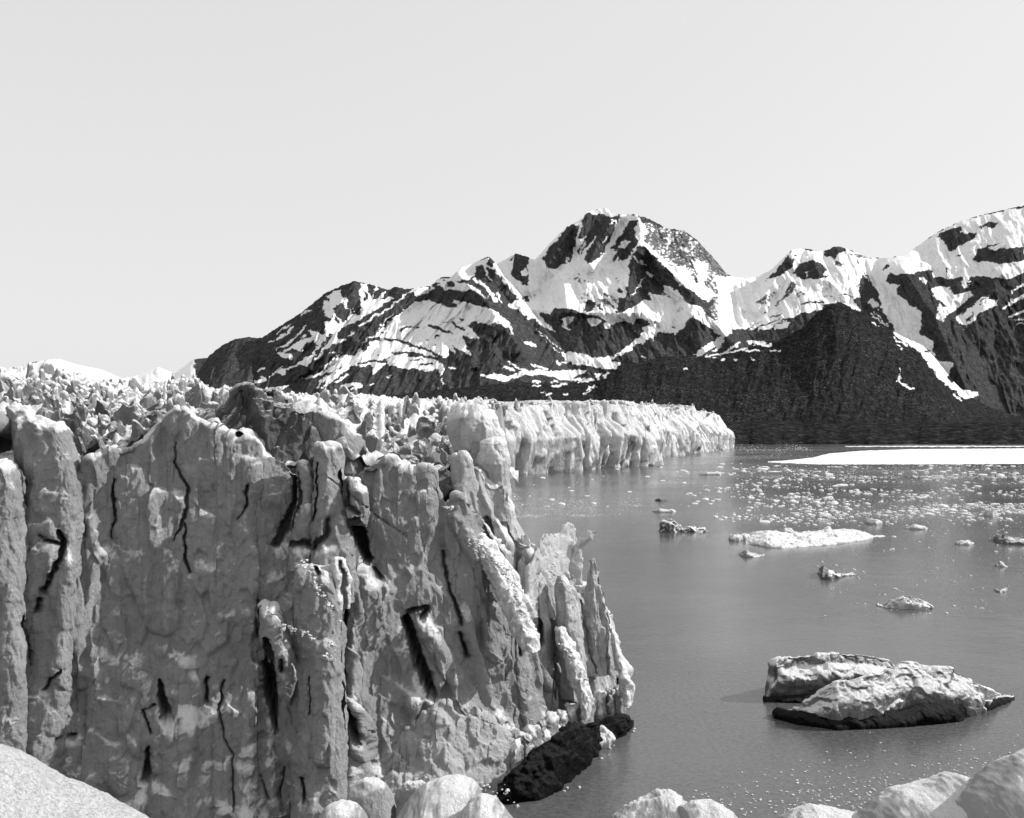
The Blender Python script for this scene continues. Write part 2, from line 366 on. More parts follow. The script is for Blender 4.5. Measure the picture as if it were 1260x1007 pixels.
# the peak: rock ribs over snow
zd(S, [(0,440),(120,320),(300,160),(380,100),(460,60),(600,40),(700,90),(850,90),(900,130),(880,700),(0,900)])
zd(R, [(110,430),(130,380),(250,260),(290,180),(330,155),(370,165),(385,200),(380,300),(350,370),(320,450),(290,475),(250,480),(240,500),(180,515),(140,490)])
zd(S, [(310,420),(300,460),(285,480),(300,430)])
zd(R, [(390,250),(410,150),(460,75),(520,85),(580,80),(640,110),(720,90),(710,120),(670,180),(650,260),(600,340),(560,420),(500,470),(455,470),(435,430),(460,370),(530,260),(540,240),(490,300),(430,370),(380,430),(400,400),(440,330),(460,300),(430,330),(390,400),(380,370),(420,300),(450,250),(400,290)])
sdd(S, [(520,85),(570,80),(600,95)], 1.0); sdd(S, [(640,160),(665,130),(690,150)], .8); sdd(S, [(600,260),(560,340)], .4); sdd(S, [(400,360),(450,290)], .5); sdd(S, [(395,330),(440,250)], .6); sdd(S, [(340,260),(375,290)], .4)
zd(R, [(690,270),(740,210),(780,140),(850,130),(830,200),(850,300),(820,370),(760,430),(700,450),(680,470),(700,430),(650,460),(630,500),(660,420),(690,370),(640,360),(660,330)])
zd(S, [(690,350),(720,300),(780,280),(790,290),(750,350)]); zd(S, [(820,250),(850,200),(880,260),(860,310)])
sdd(S, [(860,310),(800,400),(760,470)], 1.1); sdd(S, [(680,440),(700,420)], 1.2)
# dark central spur of the peak
zd(R, [(830,370),(850,340),(900,310),(960,390),(1007,440),(1007,700),(960,690),(900,690),(980,770),(950,780),(880,740),(920,800),(850,810),(780,800),(730,780),(720,750),(770,760),(830,740),(770,720),(760,650),(790,600),(770,560),(800,500),(780,460)])
sdd(S, [(815,410),(860,460)], 1.0); zd(S, [(870,470),(890,440),(925,490)]); zd(S, [(905,520),(965,550),(955,590)]); sdd(S, [(890,570),(860,650),(800,720)], .6)
zd(R, [(680,680),(720,650),(740,680),(720,700)]); sdd(S, [(840,760),(900,790)], .8)
# icefall crevasses, dark blotches on the cirque glacier
mott_polys = []
zd(.55, [(310,580),(400,575),(510,620),(510,640),(450,620),(400,625)]); zd(.6, [(640,600),(680,575),(720,590),(690,615)]); sdd(.6, [(310,555),(420,560),(540,565)], .8)
zd(R, [(430,830),(450,770),(480,740),(500,760),(560,790),(600,850),(560,830),(520,790),(490,830),(450,850)]); zd(.35, [(560,730),(640,760),(690,830),(690,880),(650,820),(620,790),(580,800),(520,740)])
zd(.6, [(380,700),(460,680),(470,720),(400,760)]); zd(.5, [(540,700),(640,700),(690,730),(690,790)])
# the cliff band below the cirque
zd(R, [(80,860),(130,855),(170,860),(200,810),(300,815),(330,830),(400,850),(430,870),(560,880),(590,900),(640,910),(620,960),(680,920),(780,920),(820,930),(880,900),(940,930),(900,980),(880,1007),(220,1007)])
zc(R, [(520,490),(580,480),(610,450),(650,460),(720,460),(830,490),(900,500),(940,540),(1007,560),(1100,560),(1200,545),(1260,560),(1280,590),(1240,640),(1150,740),(1040,800),(960,760),(870,750),(800,735),(700,720),(640,640),(630,605),(560,520)])
zc(S, [(650,515),(740,505),(700,550),(720,590),(660,560),(670,540)]); zc(S, [(820,515),(900,525),(905,540),(870,560),(820,540)]); zc(S, [(930,540),(960,530),(950,580),(930,575)])
sdd(S, [(870,985),(700,1007)], .1)
# right flank of the peak
ze(.42, [(150,95),(200,110),(360,190),(430,210),(500,210),(560,260),(620,290),(700,380),(800,490),(850,550),(910,650),(910,780),(860,850),(830,970),(760,930),(700,870),(650,800),(600,790),(560,740),(540,780),(480,700),(460,640),(400,640),(350,620),(320,560),(250,440),(190,320),(210,240),(160,150)])
ze(R, [(160,100),(260,135),(370,190),(300,175),(240,150),(200,150)]); ze(.3, [(220,240),(300,200),(380,240),(400,300),(330,330),(280,400),(200,300)]); ze(.25, [(430,230),(540,250),(560,330),(500,350),(560,400),(570,500),(520,480),(450,480),(430,420),(400,430),(420,330)])
ze(.22, [(600,350),(640,310),(720,400),(780,480),(830,540),(890,620),(860,620),(790,560),(760,560),(700,480),(650,430),(600,410)])
ze(R, [(470,640),(540,660),(650,720),(740,760),(720,820),(760,920),(700,880),(640,830),(590,790),(560,760),(560,790),(510,740),(470,690)])
ze(S, [(430,480),(520,500),(560,560),(580,600),(640,560),(680,640),(750,700),(720,740),(640,700),(560,640),(480,600),(440,540)]); ze(S, [(570,450),(640,440),(700,500),(700,600),(660,600),(600,500)])
ze(R, [(580,590),(600,570),(620,600),(610,620)]); se(S, [(190,180),(220,230)], 1.6); se(S, [(480,350),(540,375)], 1.4); se(S, [(400,260),(390,320)], .8); se(S, [(150,100),(180,160),(210,170)], .8)
ze(S, [(750,800),(800,780),(860,850),(790,860)]); ze(S, [(770,690),(850,700),(900,760),(860,780)])
se(S, [(170,320),(240,350),(320,430),(430,470)], 1.2); se(S, [(190,300),(300,400),(400,510),(500,610),(600,680),(700,760)], 1.6); se(S, [(560,630),(700,700),(740,710)], 2.0)
ze(R, [(180,330),(280,410),(380,520),(480,620),(440,640),(400,640),(350,620),(330,680),(350,710),(260,680),(200,690),(280,780),(180,800),(80,720),(70,650),(100,560),(80,490),(110,400)])
se(S, [(120,410),(160,460)], 1.0); ze(S, [(170,470),(190,440),(230,490)]); ze(S, [(215,520),(275,550),(262,588)]); se(S, [(205,575),(160,650),(100,725)], .7)
ze(S, [(360,640),(420,650),(480,700),(560,790),(620,800),(700,870),(800,960),(900,1007),(760,1007),(560,870),(520,840),(440,760),(350,700)])
se(R, [(350,680),(420,740),(520,830)], .8); ze(S, [(350,710),(430,740),(510,830),(560,870),(540,930),(480,960),(450,1000),(400,1007),(300,1007),(280,930),(200,880),(150,870),(100,900),(0,920),(0,860),(100,880),(190,800),(280,780),(230,700)])
se(R, [(425,955),(430,965)], 1.6); se(R, [(270,910),(285,940)], 1.6); se(R, [(210,960),(240,930),(200,900),(150,900)], 1.6)
zf(S, [(330,0),(560,0),(700,120),(680,170),(600,230),(560,270),(530,240),(490,245),(430,235),(410,330),(390,290),(360,300),(250,370),(190,410),(130,430),(70,470),(150,490),(120,520),(0,530),(0,440),(100,430),(240,330),(320,250),(330,200),(380,190),(350,150),(280,140),(240,180),(190,160),(100,165),(30,210),(20,170),(60,160),(0,140),(0,80),(150,100)])
zf(R, [(700,80),(800,170),(890,250),(930,265),(860,330),(760,430),(470,430),(300,470),(130,470),(80,465),(240,370),(300,330),(400,330),(430,235),(560,270),(690,150)])
zf(R, [(250,290),(330,220),(320,240),(200,360),(120,400),(150,350)]); sf(R, [(545,200),(560,212)], 1.3); sf(R, [(405,160),(410,190)], 1)
zf(S, [(700,60),(780,90),(900,190),(960,220),(1000,200),(1259,0),(1259,170),(1180,210),(1100,230),(1070,210),(1010,230),(960,290),(900,390),(860,400),(920,350),(850,380),(780,430),(720,425),(760,380),(850,320),(930,265),(880,240),(700,110)])
sf(S, [(320,440),(340,465),(440,445)], 1.1); sf(S, [(375,480),(420,478),(440,455)], 1.1); sf(S, [(470,445),(495,465)], 1.0); sf(S, [(635,530),(662,532)], 1.2); sf(S, [(30,590),(55,560)], 1.3)
sf(S, [(810,435),(930,410),(1080,330)], .8); sf(S, [(930,410),(1100,385),(1230,388)], .9); sf(S, [(1150,330),(1259,320)], 1.5); sf(S, [(920,452),(950,455)], 1.0); sf(S, [(1030,455),(1045,468)], 1.2); sf(S, [(870,440),(900,440)], .6); sf(S,[(1160,440),(1175,460)],.9)
zf(R, [(300,620-170),(470,425),(740,437),(700,500),(300,500),(200,480)])
# right hand mountains
zg(S, [(-150,310),(0,320),(200,310),(300,260),(470,110),(560,105),(640,125),(740,130),(800,85),(880,90),(1070,180),(1259,180),(1259,700),(1200,640),(1150,590),(1050,540),(990,590),(900,540),(840,510),(780,530),(700,540),(700,570),(560,600),(440,640),(400,660),(460,665),(420,720),(320,720),(200,740),(240,700),(110,740),(60,720),(0,740),(-100,700),(-100,400)])
zg(R, [(250,370),(330,280),(450,150),(490,215),(430,270),(330,330),(290,340)]); zg(S, [(470,120),(500,160),(510,190),(470,170)]); sg(R, [(490,150),(510,155)], .8)
zg(R, [(465,290),(520,220),(620,190),(690,210),(740,270),(710,300),(780,305),(690,335),(640,340),(600,330),(560,350),(520,320)]); sg(.8, [(590,270),(575,370)], .7)
zg(R, [(730,140),(790,85),(880,95),(900,125),(840,135),(820,185),(770,170),(720,160)]); zg(.3, [(900,130),(980,150),(1080,180),(1060,210),(1000,240),(970,210),(980,170),(930,150)]); zg(.25, [(790,230),(820,195),(860,215),(900,210),(830,240)])
zg(.35, [(180,530),(250,460),(320,440),(240,520)]); zg(.25, [(320,550),(400,470),(460,350),(500,360),(470,440),(400,500),(350,550)]); zg(.5, [(200,540),(360,400),(400,390),(300,500),(280,540)]); zg(.45, [(490,480),(540,420),(570,450),(520,490)])
zg(R, [(1020,285),(1070,310),(1110,390),(1150,500),(1190,580),(1185,610),(1120,560),(1060,540),(1000,470),(980,410)]); zg(S, [(1060,520),(1100,480),(1150,560),(1100,550)]); sg(S, [(1030,290),(1060,350)], .7); sg(R, [(1170,270),(1200,250)], 1.8)
zg(R, [(940,490),(1000,470),(1060,540),(1180,600),(1259,680),(1259,780),(1200,720),(1100,640),(1000,590)])
for p, w in [([(540,545),(600,515),(720,520)], 1.2), ([(290,640),(380,610)], 1.0), ([(200,720),(300,680),(380,640)], .8), ([(500,600),(540,560)], .8), ([(860,460),(940,480)], 1.0), ([(720,470),(790,475)], .7), ([(110,740),(230,660)], .8), ([(250,600),(270,590)], .9), ([(310,720),(420,640)], .8)]:
    sg(R, p, w)
sg(S, [(900,500),(1000,585)], 1.0); sg(S, [(1070,600),(1210,710)], .8); sg(S, [(1090,675),(1130,700)], .7)
sg(S, [(0,870),(70,830)], 1.3); sg(S, [(0,905),(130,870)], .9); sg(S, [(140,830),(230,840),(300,850)], 1.9); sg(S, [(90,890),(220,892)], .8); sg(S, [(300,892),(380,895)], .7); sg(S, [(20,960),(35,970)], 1.2)
# snow gully and the east face
zh(S, [(-20,300),(60,300),(180,290),(360,180),(480,120),(720,65),(900,40),(900,380),(780,370),(700,400),(600,390),(520,390),(500,440),(480,390),(420,400),(340,390),(340,360),(260,370),(180,380),(140,370),(110,410),(180,430),(170,480),(190,490),(250,480),(240,520),(260,550),(300,530),(280,600),(290,610),(270,660),(310,680),(350,700),(340,760),(370,790),(440,800),(410,880),(480,930),(565,945),(520,975),(480,970),(440,930),(380,890),(320,810),(280,750),(150,665),(160,630),(110,570),(80,470),(40,400),(0,340)])
zh(R, [(365,185),(440,155),(480,150),(470,180),(550,185),(540,210),(470,240),(430,275),(400,240)]); zh(R, [(555,160),(600,130),(650,130),(640,160),(590,150),(570,170)])
zh(R, [(525,310),(560,260),(590,240),(680,228),(600,250),(620,265),(700,250),(775,250),(775,310),(700,330),(600,320)])
zh(R, [(110,410),(140,365),(180,385),(260,370),(340,360),(345,400),(300,410),(330,440),(320,470),(350,500),(350,570),(370,600),(420,580),(460,610),(500,620),(600,540),(680,500),(775,390),(900,340),(900,720),(600,720),(350,780),(340,690),(270,650),(300,600),(290,560),(240,530),(170,470),(180,430)])
zh(R, [(420,430),(470,390),(480,440),(450,480)]); zh(R, [(350,420),(400,400),(400,430),(360,440)]); zh(S, [(270,400),(300,390),(310,420),(290,425)])
zh(S, [(330,450),(360,440),(420,440),(430,480),(510,460),(530,480),(480,520),(440,560),(380,600),(350,580),(370,540),(360,500)]); zh(S, [(450,590),(520,540),(560,500),(610,470),(600,500),(655,500),(640,530),(560,560),(550,590),(500,625),(470,610)])
zh(S, [(480,410),(500,400),(510,440),(480,440)]); sh(R, [(400,590),(480,530),(540,480)], 1.3); sh(R, [(500,600),(530,570)], 1.6); sh(R, [(560,520),(600,480)], .8); sh(R, [(370,510),(400,530)], 1.6)
sh(S, [(680,540),(720,510),(775,480)], 1.8); sh(S, [(710,580),(775,555)], 1.6); sh(S, [(720,460),(775,430)], 1.4); sh(S, [(740,620),(775,610)], .6); sh(S, [(730,600),(775,590)], .5)
zh(S, [(480,635),(490,635),(485,642)]); sh(R, [(470,290),(455,295)], .8); sh(R, [(400,350),(410,380)], 1.2); sh(R, [(110,350),(130,340)], 2); sh(.4, [(380,110),(400,120)], .6); sh(R, [(520,120),(540,120)], .6); sh(R,[(740,65),(775,60)],.8)
sh(R, [(300,745),(325,745)], 1.3); sh(S, [(440,950),(480,985)], .7); sh(S, [(175,865),(190,900),(235,925)], 1.3); sh(S, [(185,825),(180,860)], .5); sh(S, [(60,560),(130,625)], .7); sh(S,[(150,680),(220,720)],.8); sh(S,[(170,715),(195,735)],.6); sh(S,[(50,610),(80,630)],.5)

def snow_lookup(px, py, seed=5, amp=1.0):
    p = np.stack([px * .12, py * .12, np.zeros_like(px)], 1)
    wx = (fbm(p, 4, seed, .65)) * 7.0 * amp; wy = (fbm(p + 31.3, 4, seed + 9, .65)) * 4.5 * amp
    out = 0
    for ddx, ddy in ((-.7, 0), (.7, 0), (0, .6), (0, -.6)):
        i = np.clip(((px + wx + ddx - MX0) * MS).astype(int), 0, MW - 1); j = np.clip(((py + wy + ddy - MY0) * MS).astype(int), 0, MH - 1)
        out = out + snow_map[j, i] / 4
    q = np.stack([px * .30 + py * .18, py * .42 - px * .15, np.zeros_like(px)], 1)
    mo = sstep(-.12, .12, fbm(q * .8, 4, seed + 3, .6) + (out - .5) * 1.1)      # half-values become broken snow and rock
    mid = (out > .15) & (out < .9)
    return np.where(mid, .30 + .45 * mo, out)

def mount_material(brush=False):
    m, nt, b = mat_base('alder_brush_slope' if brush else 'mountain_rock_and_snow', 0.9, 0.0)
    at = N(nt, 'ShaderNodeAttribute', attribute_name='snow'); geo = N(nt, 'ShaderNodeNewGeometry'); pos = geo.outputs['Position']
    f = math_(nt, 'ADD', at.outputs['Fac'], math_(nt, 'MULTIPLY', math_(nt, 'SUBTRACT', noise(nt, pos, 0.02, 5, 0.8), 0.5), 0.55))
    rock = mixc(nt, math_(nt, 'MULTIPLY', ramp(nt, noise(nt, pos, 0.11, 3, 0.8, (1, .35, 1)), [(0.60, 0), (0.72, 1)]), ramp(nt, noise(nt, pos, 0.004, 3, 0.6), [(0.35, 0.1), (0.6, 0.8)])), ramp(nt, noise(nt, pos, 0.03, 6, 0.85, (1, .4, 1)), [(0.35, 0.025), (0.55, 0.060), (0.70, 0.15)]), 0.30)
    if brush:
        sp = math_(nt, 'MULTIPLY', ramp(nt, noise(nt, pos, 0.16, 2, 0.7, (1, .35, 1)), [(0.60, 0), (0.68, 1)]), ramp(nt, noise(nt, pos, 0.0035, 4, 0.65), [(0.38, 0.05), (0.62, 0.9)]))
        rock = mixc(nt, sp, ramp(nt, noise(nt, pos, 0.05, 6, 0.9, (1, .4, 1)), [(0.38, 0.009), (0.52, 0.024), (0.68, 0.07)]), 0.20)
    snow = ramp(nt, noise(nt, pos, 0.025, 6, 0.8), [(0.30, 0.55), (0.46, 0.86), (1, 0.93)])
    nt.links.new(mixc(nt, ramp(nt, f, [(0.26, 0), (0.70, 1)]), rock, snow), b.inputs['Base Color'])
    bump(nt, b, noise(nt, pos, 0.012, 8, 0.7), 1.0, 25)
    return m
M['mount'] = mount_material()
M['brush'] = mount_material(True)

def mountain(name, crest, base, Dc, Db, relief, seed, step=1.0, spurs=(), pw=0.8, octv=4, mat=None, lean=0.0, smoothcrest=False):
    cx_, cy_ = [c[0] for c in crest], [c[1] for c in crest]
    x0, x1 = cx_[0], cx_[-1]
    n = int((x1 - x0) / step); px = np.linspace(x0, x1, n)
    top = np.interp(px, cx_, cy_); top0 = top.copy(); bx, by = [c[0] for c in base], [c[1] for c in base]
    bot = np.interp(px, bx, by)
    if not smoothcrest:
        top = top + fbm(np.stack([px * .22, px * 0, px * 0], 1), 4, seed, .6) * 2.2
    bot = np.maximum(bot, top + 2)
    nr = int(np.max(bot - top) / step) + 2
    t = np.linspace(0, 1, nr)[:, None]
    PX = np.broadcast_to(px[None], (nr, n)).ravel(); PY = (bot[None] + (top - bot)[None] * t).ravel(); T = np.broadcast_to(t, (nr, n)).ravel()
    D = Db + (Dc - Db) * T ** pw
    T = np.clip(((bot[None] - PY.reshape(nr, n)) / (bot - top0)[None]).ravel(), 0, 1.2); D = Db + (Dc - Db) * T ** pw
    s = 1.0 / relief
    q = np.stack([PX * .045 + (PY) * lean * .045, PY * .018, PX * 0 + seed], 1)
    warp = fbm(q * 1.3, 3, seed + 50) * .5
    r = fbm(q + warp[:, None], octv, seed, .48, ridged=True)
    D = D - relief * r * (0.35 + 0.65 * np.sin(np.pi * np.clip(T, 0, 1)) ** .6) * np.clip((PY - np.repeat(top[None], nr, 0).ravel()) / 6, 0.15, 1)
    for pts, wd, amt in spurs:
        d, wv = seg_dist(PX, PY, pts)
        D = D - amt * np.maximum(0, 1 - d / (wd * wv)) 
    Vf = W(PX, PY, D).reshape(nr, n, 3)
    last = Vf[-1]; back = []
    for k in range(1, 8):
        b_ = last.copy(); b_[:, 1] += (Dc * .035) * k; b_[:, 0] *= b_[:, 1] / last[:, 1]; b_[:, 2] -= (last[:, 2]) * .13 * k ** 1.1
        back.append(b_)
    V = np.concatenate([Vf.reshape(-1, 3), np.concatenate(back)])
    me = mesh_np(name, V, grid_quads(nr + 7, n))
    sn = snow_lookup(PX, PY, seed)
    sn = np.concatenate([sn, np.tile(sn[-n:], 7)])
    a = me.attributes.new('snow', 'FLOAT', 'POINT'); a.data.foreach_set('value', sn.astype(np.float32))
    return link(name, me, mat or M['mount'])

mt = mountain('distant_hills', [(-90, 470), (-30, 465), (10, 456), (40, 446), (70, 441), (95, 449), (125, 455), (150, 466), (170, 462), (195, 452), (215, 460), (238, 442), (262, 440), (300, 448)],
              [(-90, 500), (300, 500)], 16000, 13000, 150, 3, 1.5, smoothcrest=True)
tag(mt, kind='structure')
CREST_BACK = [(560, 345), (600, 330), (636, 312), (648, 316), (658, 320), (680, 296), (697, 280), (712, 272), (718, 267), (722, 261), (745, 256), (757, 264), (782, 264), (800, 270), (820, 281), (842, 284), (858, 296), (880, 320), (895, 338), (905, 342), (930, 341), (948, 333), (975, 307), (992, 306), (1012, 310), (1030, 303), (1042, 306), (1070, 318), (1090, 317), (1112, 315), (1140, 295), (1155, 285), (1185, 271), (1215, 263), (1245, 256), (1300, 246), (1340, 245)]
mt = mountain('snow_mountain', CREST_BACK, [(560, 500), (1000, 500), (1200, 535), (1340, 545)], 10500, 6800, 120, 11, 0.95, lean=-.3, spurs=[
    ([(785, 268), (790, 300), (840, 350), (890, 410), (905, 425)], 22, 420), ([(785, 300), (775, 350), (770, 370)], 14, 260), ([(705, 280), (690, 300), (672, 330)], 14, 300),
    ([(760, 265), (735, 300), (725, 325)], 12, 260), ([(720, 262), (712, 300)], 10, 200), ([(636, 312), (650, 350)], 16, 300), ([(694, 345), (697, 375)], 14, 260), ([(850, 385), (870, 440)], 20, 300),
    ([(640, 380), (700, 385), (790, 385), (800, 395)], 12, 220), ([(975, 307), (950, 350), (935, 375)], 14, 260), ([(1000, 320), (1010, 345)], 14, 260), ([(1110, 330), (1150, 390), (1180, 460), (1200, 500)], 30, 500),
    ([(1250, 300), (1200, 400), (1190, 450)], 30, 300), ([(1190, 350), (1160, 380)], 16, 200)])
tag(mt, kind='structure')
mt = mountain('left_mountain', [(225, 492), (238, 468), (246, 455), (258, 437), (275, 424), (290, 417), (305, 415), (322, 416), (345, 401), (372, 384), (400, 361), (420, 352), (436, 346), (455, 350), (478, 357), (487, 353), (500, 356), (530, 352), (543, 341), (555, 341), (568, 329), (582, 324), (600, 316), (607, 320), (620, 340), (640, 362), (655, 385), (672, 405), (690, 428), (705, 450), (722, 470), (740, 490)],
              [(225, 505), (340, 530), (740, 530)], 8200, 5200, 105, 23, 0.95, lean=.5, spurs=[
    ([(600, 318), (640, 365), (690, 430)], 14, 220), ([(436, 347), (400, 400), (360, 440)], 18, 260), ([(520, 352), (450, 400), (380, 450)], 16, 240), ([(560, 335), (600, 375), (640, 430)], 20, 260)])
tag(mt, kind='structure')
mt = mountain('wooded_mountain', [(380, 505), (430, 492), (520, 482), (600, 474), (640, 470), (690, 472), (728, 468), (745, 458), (765, 448), (790, 446), (815, 439), (862, 438), (890, 437), (905, 432), (930, 424), (960, 418), (985, 405), (1005, 385), (1028, 371), (1045, 374), (1060, 382), (1080, 398), (1110, 414), (1135, 425), (1150, 440), (1172, 468), (1190, 486), (1215, 500), (1250, 512), (1340, 515)],
              [(380, 520), (860, 545), (1340, 546)], 4700, 3000, 38, 37, 0.95, lean=.2, pw=0.9, octv=3, mat=M['brush'])
tag(mt, kind='structure')
# low dark shore in front of the slopes
def shore():
    px = np.arange(820, 1420, 1.2); n = len(px)
    edge = 547.2 + fbm(np.stack([px * .02, px * 0, px * 0], 1), 4, 71) * 1.2
    Yw = HC * FOC / (edge - HY); top = 519 + fbm(np.stack([px * .03, px * 0, px * 0 + 2], 1), 5, 72) * 3
    top = top + np.interp(px, [820, 930, 1000, 1100, 1400], [6, -1, 0, 1, 2])
    rows = []
    nr = 26
    for k in range(nr):
        t = k / (nr - 1)
        Y = Yw * (1 + .28 * t); Z = (HC + (HY - top) / FOC * (Yw * 1.28)) * t ** .75
        q = np.stack([px * .1, px * 0 + k * .35, px * 0], 1)
        Z = Z + fbm(q, 4, 73, .6) * 7 * np.sin(np.pi * t) ; Z = Z - (1.5 if k == 0 else 0)
        rows.append(np.stack([(px - CX) / FOC * Y, Y, Z], 1))
    b = rows[-1].copy(); b[:, 1] += 900; b[:, 2] -= 6; rows.append(b)
    m, nt, bb = mat_base('shore_moraine', 0.9, 0.0)
    geo = N(nt, 'ShaderNodeNewGeometry')
    nt.links.new(ramp(nt, noise(nt, geo.outputs['Position'], 0.03, 6, 0.85, (1, 1, 3)), [(0.38, 0.006), (0.54, 0.022), (0.68, 0.09)]), bb.inputs['Base Color'])
    o = link('shore', mesh_np('shore', np.concatenate(rows), grid_quads(nr + 1, n)), m); tag(o, kind='structure')
shore()
# ---------------------------------------------------------------- water
def water():
    m, nt, b = mat_base('silty_water', 0.16, 0.5)
    b.inputs['IOR'].default_value = 1.33
    geo = N(nt, 'ShaderNodeNewGeometry'); pos = geo.outputs['Position']
    wc = mixc(nt, ramp(nt, noise(nt, pos, 1.6, 6, 0.85), [(0.42, 0), (0.62, .5)]), ramp(nt, noise(nt, pos, 0.012, 5, 0.6), [(0.35, 0.042), (0.65, 0.085)]), .17)   # suspended silt
    nt.links.new(wc, b.inputs['Base Color'])
    nt.links.new(ramp(nt, noise(nt, pos, 0.006, 4, 0.6, (.4, 1, 1)), [(0.35, 0.10), (0.65, 0.24)]), b.inputs['Roughness'])
    h = math_(nt, 'ADD', noise(nt, pos, 0.9, 5, 0.6), math_(nt, 'MULTIPLY', noise(nt, pos, 0.12, 4, 0.6), 2.5))
    bump(nt, b, h, 0.35, 0.12)
    V = np.array([(-9000, -300, 0), (9000, -300, 0), (9000, 9000, 0), (-9000, 9000, 0)], float)
    o = link('water', mesh_np('water', V, [[0, 1, 2, 3]], False), m); tag(o, kind='structure')
water()

# ---------------------------------------------------------------- ice bodies
def interp(px, pts): return np.interp(px, [p[0] for p in pts], [p[1] for p in pts])
def curve(px, v):
    return interp(px, v) if isinstance(v, (list, tuple)) else np.full(np.shape(px), float(v))

GROOVES = []   # (polyline in photograph pixels with relative widths, half width px, depth m): crevices and splits of the near face
def ice_relief(P, seed=0, big=1.0, mid=1.0, fine=1.0, vert=.28, bs=7.5, ms=2.2):
    q = P * np.array([1, 1, vert])
    w = np.stack([gnoise(P * .35, seed + 1), gnoise(P * .35, seed + 2), gnoise(P * .35, seed + 3)], 1) * .35
    tilt = np.array([[1, 0, 0], [0, 1, 0], [.22, 0, 1]])
    q = q @ tilt
    d = facets((q + w) / bs, seed, 34, 1.0, .30) * bs * .24 * big
    d += gnoise(q * .16, seed + 40) * .7 * big
    d += facets((q + w * .4) / ms, seed + 5, 34, 1.0, .25) * ms * .36 * mid + facets(P * np.array([1, 1, .5]) / (ms * .45), seed + 6, 30, 1.0, .2) * ms * .13 * mid
    d += fbm(P * np.array([1, 1, .6]) * 1.3, 5, seed + 9, .62) * .22 * fine
    c = gnoise(q * np.array([.6, .6, .6]) + w * .6, seed + 21)                 # hairline splits
    d -= .13 * mid * np.clip(1 - np.abs(c) / .025, 0, 1) * sstep(-.05, .2, gnoise(P * .15, seed + 22))
    return d

def apply_grooves(V, front, which):
    px = CX + V[:, 0] / V[:, 1] * FOC; py = HY - (V[:, 2] - HC) / V[:, 1] * FOC
    wob = fbm(np.stack([px * .06, py * .06, px * 0], 1), 3, 77) * 5
    px = px + wob; py = py + wob * .5
    fb = fbm(np.stack([px * .22, py * .14, px * 0], 1), 4, 79, .65) * .8
    for pts, hw, dep in which:
        xs = [p[0] for p in pts]; ys = [p[1] for p in pts]
        m = front & (px > min(xs) - 4.5 * abs(hw) - 6) & (px < max(xs) + 4.5 * abs(hw) + 6) & (py > min(ys) - 4.5 * abs(hw) - 6) & (py < max(ys) + 4.5 * abs(hw) + 6)
        idx = np.nonzero(m)[0]
        if len(idx) == 0: continue
        d, wv = seg_dist(px[idx], py[idx], pts)
        k = d / (.72 * hw * np.maximum(wv, .15)) + (fb[idx] if dep > 0 else 0)
        if dep > 0: a = np.clip((1.25 - k) / .95, 0, 1) ** .8 * dep * np.minimum(1, .3 + wv * .6) + np.clip(1 - d / (4.5 * hw), 0, 1) ** 2 * min(.6, dep * .22)
        else: a = np.sqrt(np.clip(1 - k * k, 0, 1)) * dep
        V[idx, 1] += a; V[idx, 0] += a * V[idx, 0] / V[idx, 1]
    return V

def wall(name, top, px0, px1, bot, Yb, Yt, parent, mat, step=1.15, er=(30, 30), T=(4, 4), depth=6.0, seed=0, relief=(1, 1, 1), vert=.3, grooves=True, curvev=1.0, lip=.7, jag=1.4, bs=7.5, ms=2.2):
    n = int((px1 - px0) / step); px = np.linspace(px0, px1, n)
    tp = curve(px, top); tp0 = np.convolve(np.pad(tp, 15, 'edge'), np.ones(31) / 31, 'valid'); tp = tp + fbm(np.stack([px * .08, px * 0, px * 0 + seed], 1), 5, seed + 31, .55) * 4 * jag
    bt = curve(px, bot); nr = int(np.max(bt - tp) / step) + 2
    v = np.linspace(0, 1, nr)[:, None]
    PY = bt + (tp - bt) * v
    Y = curve(px, Yb) + (curve(px, Yt) - curve(px, Yb)) * v ** curvev
    dl, dr = px - px0, px1 - px
    side = T[0] * (1 - np.sqrt(np.clip(1 - (1 - np.minimum(dl / er[0], 1)) ** 2, 0, 1))) + T[1] * (1 - np.sqrt(np.clip(1 - (1 - np.minimum(dr / er[1], 1)) ** 2, 0, 1)))
    Y = Y + side
    P = W(np.broadcast_to(px, PY.shape), PY, Y)
    # round the lip over and run back
    lipz = HC + (HY - tp) / FOC * Y[-1]
    rows = [P]
    extra = []
    nb = 16; lipz0 = HC + (HY - (tp0 + 3)) / FOC * Y[-1]
    for k in range(1, nb + 1):
        a = min(1, k / 6) * math.pi / 2
        yy = Y[-1] + lip * (1 - math.cos(a)) + (0 if k <= 6 else (k - 6) / (nb - 6) * depth)
        zz = lipz + (lipz0 - lipz) * sstep(3, 10, np.float64(k)) + lip * .45 * math.sin(a) - (0 if k <= 6 else ((k - 6) / (nb - 6)) ** 2 * depth * .35)
        extra.append(np.stack([(px - CX) / FOC * Y[-1], yy, zz], 1))
    V = np.concatenate([P.reshape(-1, 3), np.concatenate(extra)])
    R_ = nr + nb; Q = grid_quads(R_, n)
    Nn = normals(V, Q)
    V = V + Nn * ice_relief(V, seed, *relief, vert=vert, bs=bs, ms=ms)[:, None]
    if grooves:
        front = np.arange(len(V)) < nr * n
        V = apply_grooves(V, front, GROOVES)
    me = mesh_np(name, V, Q); crust_attr(me, V, Q, R_, n)
    return link(name, me, mat, parent)

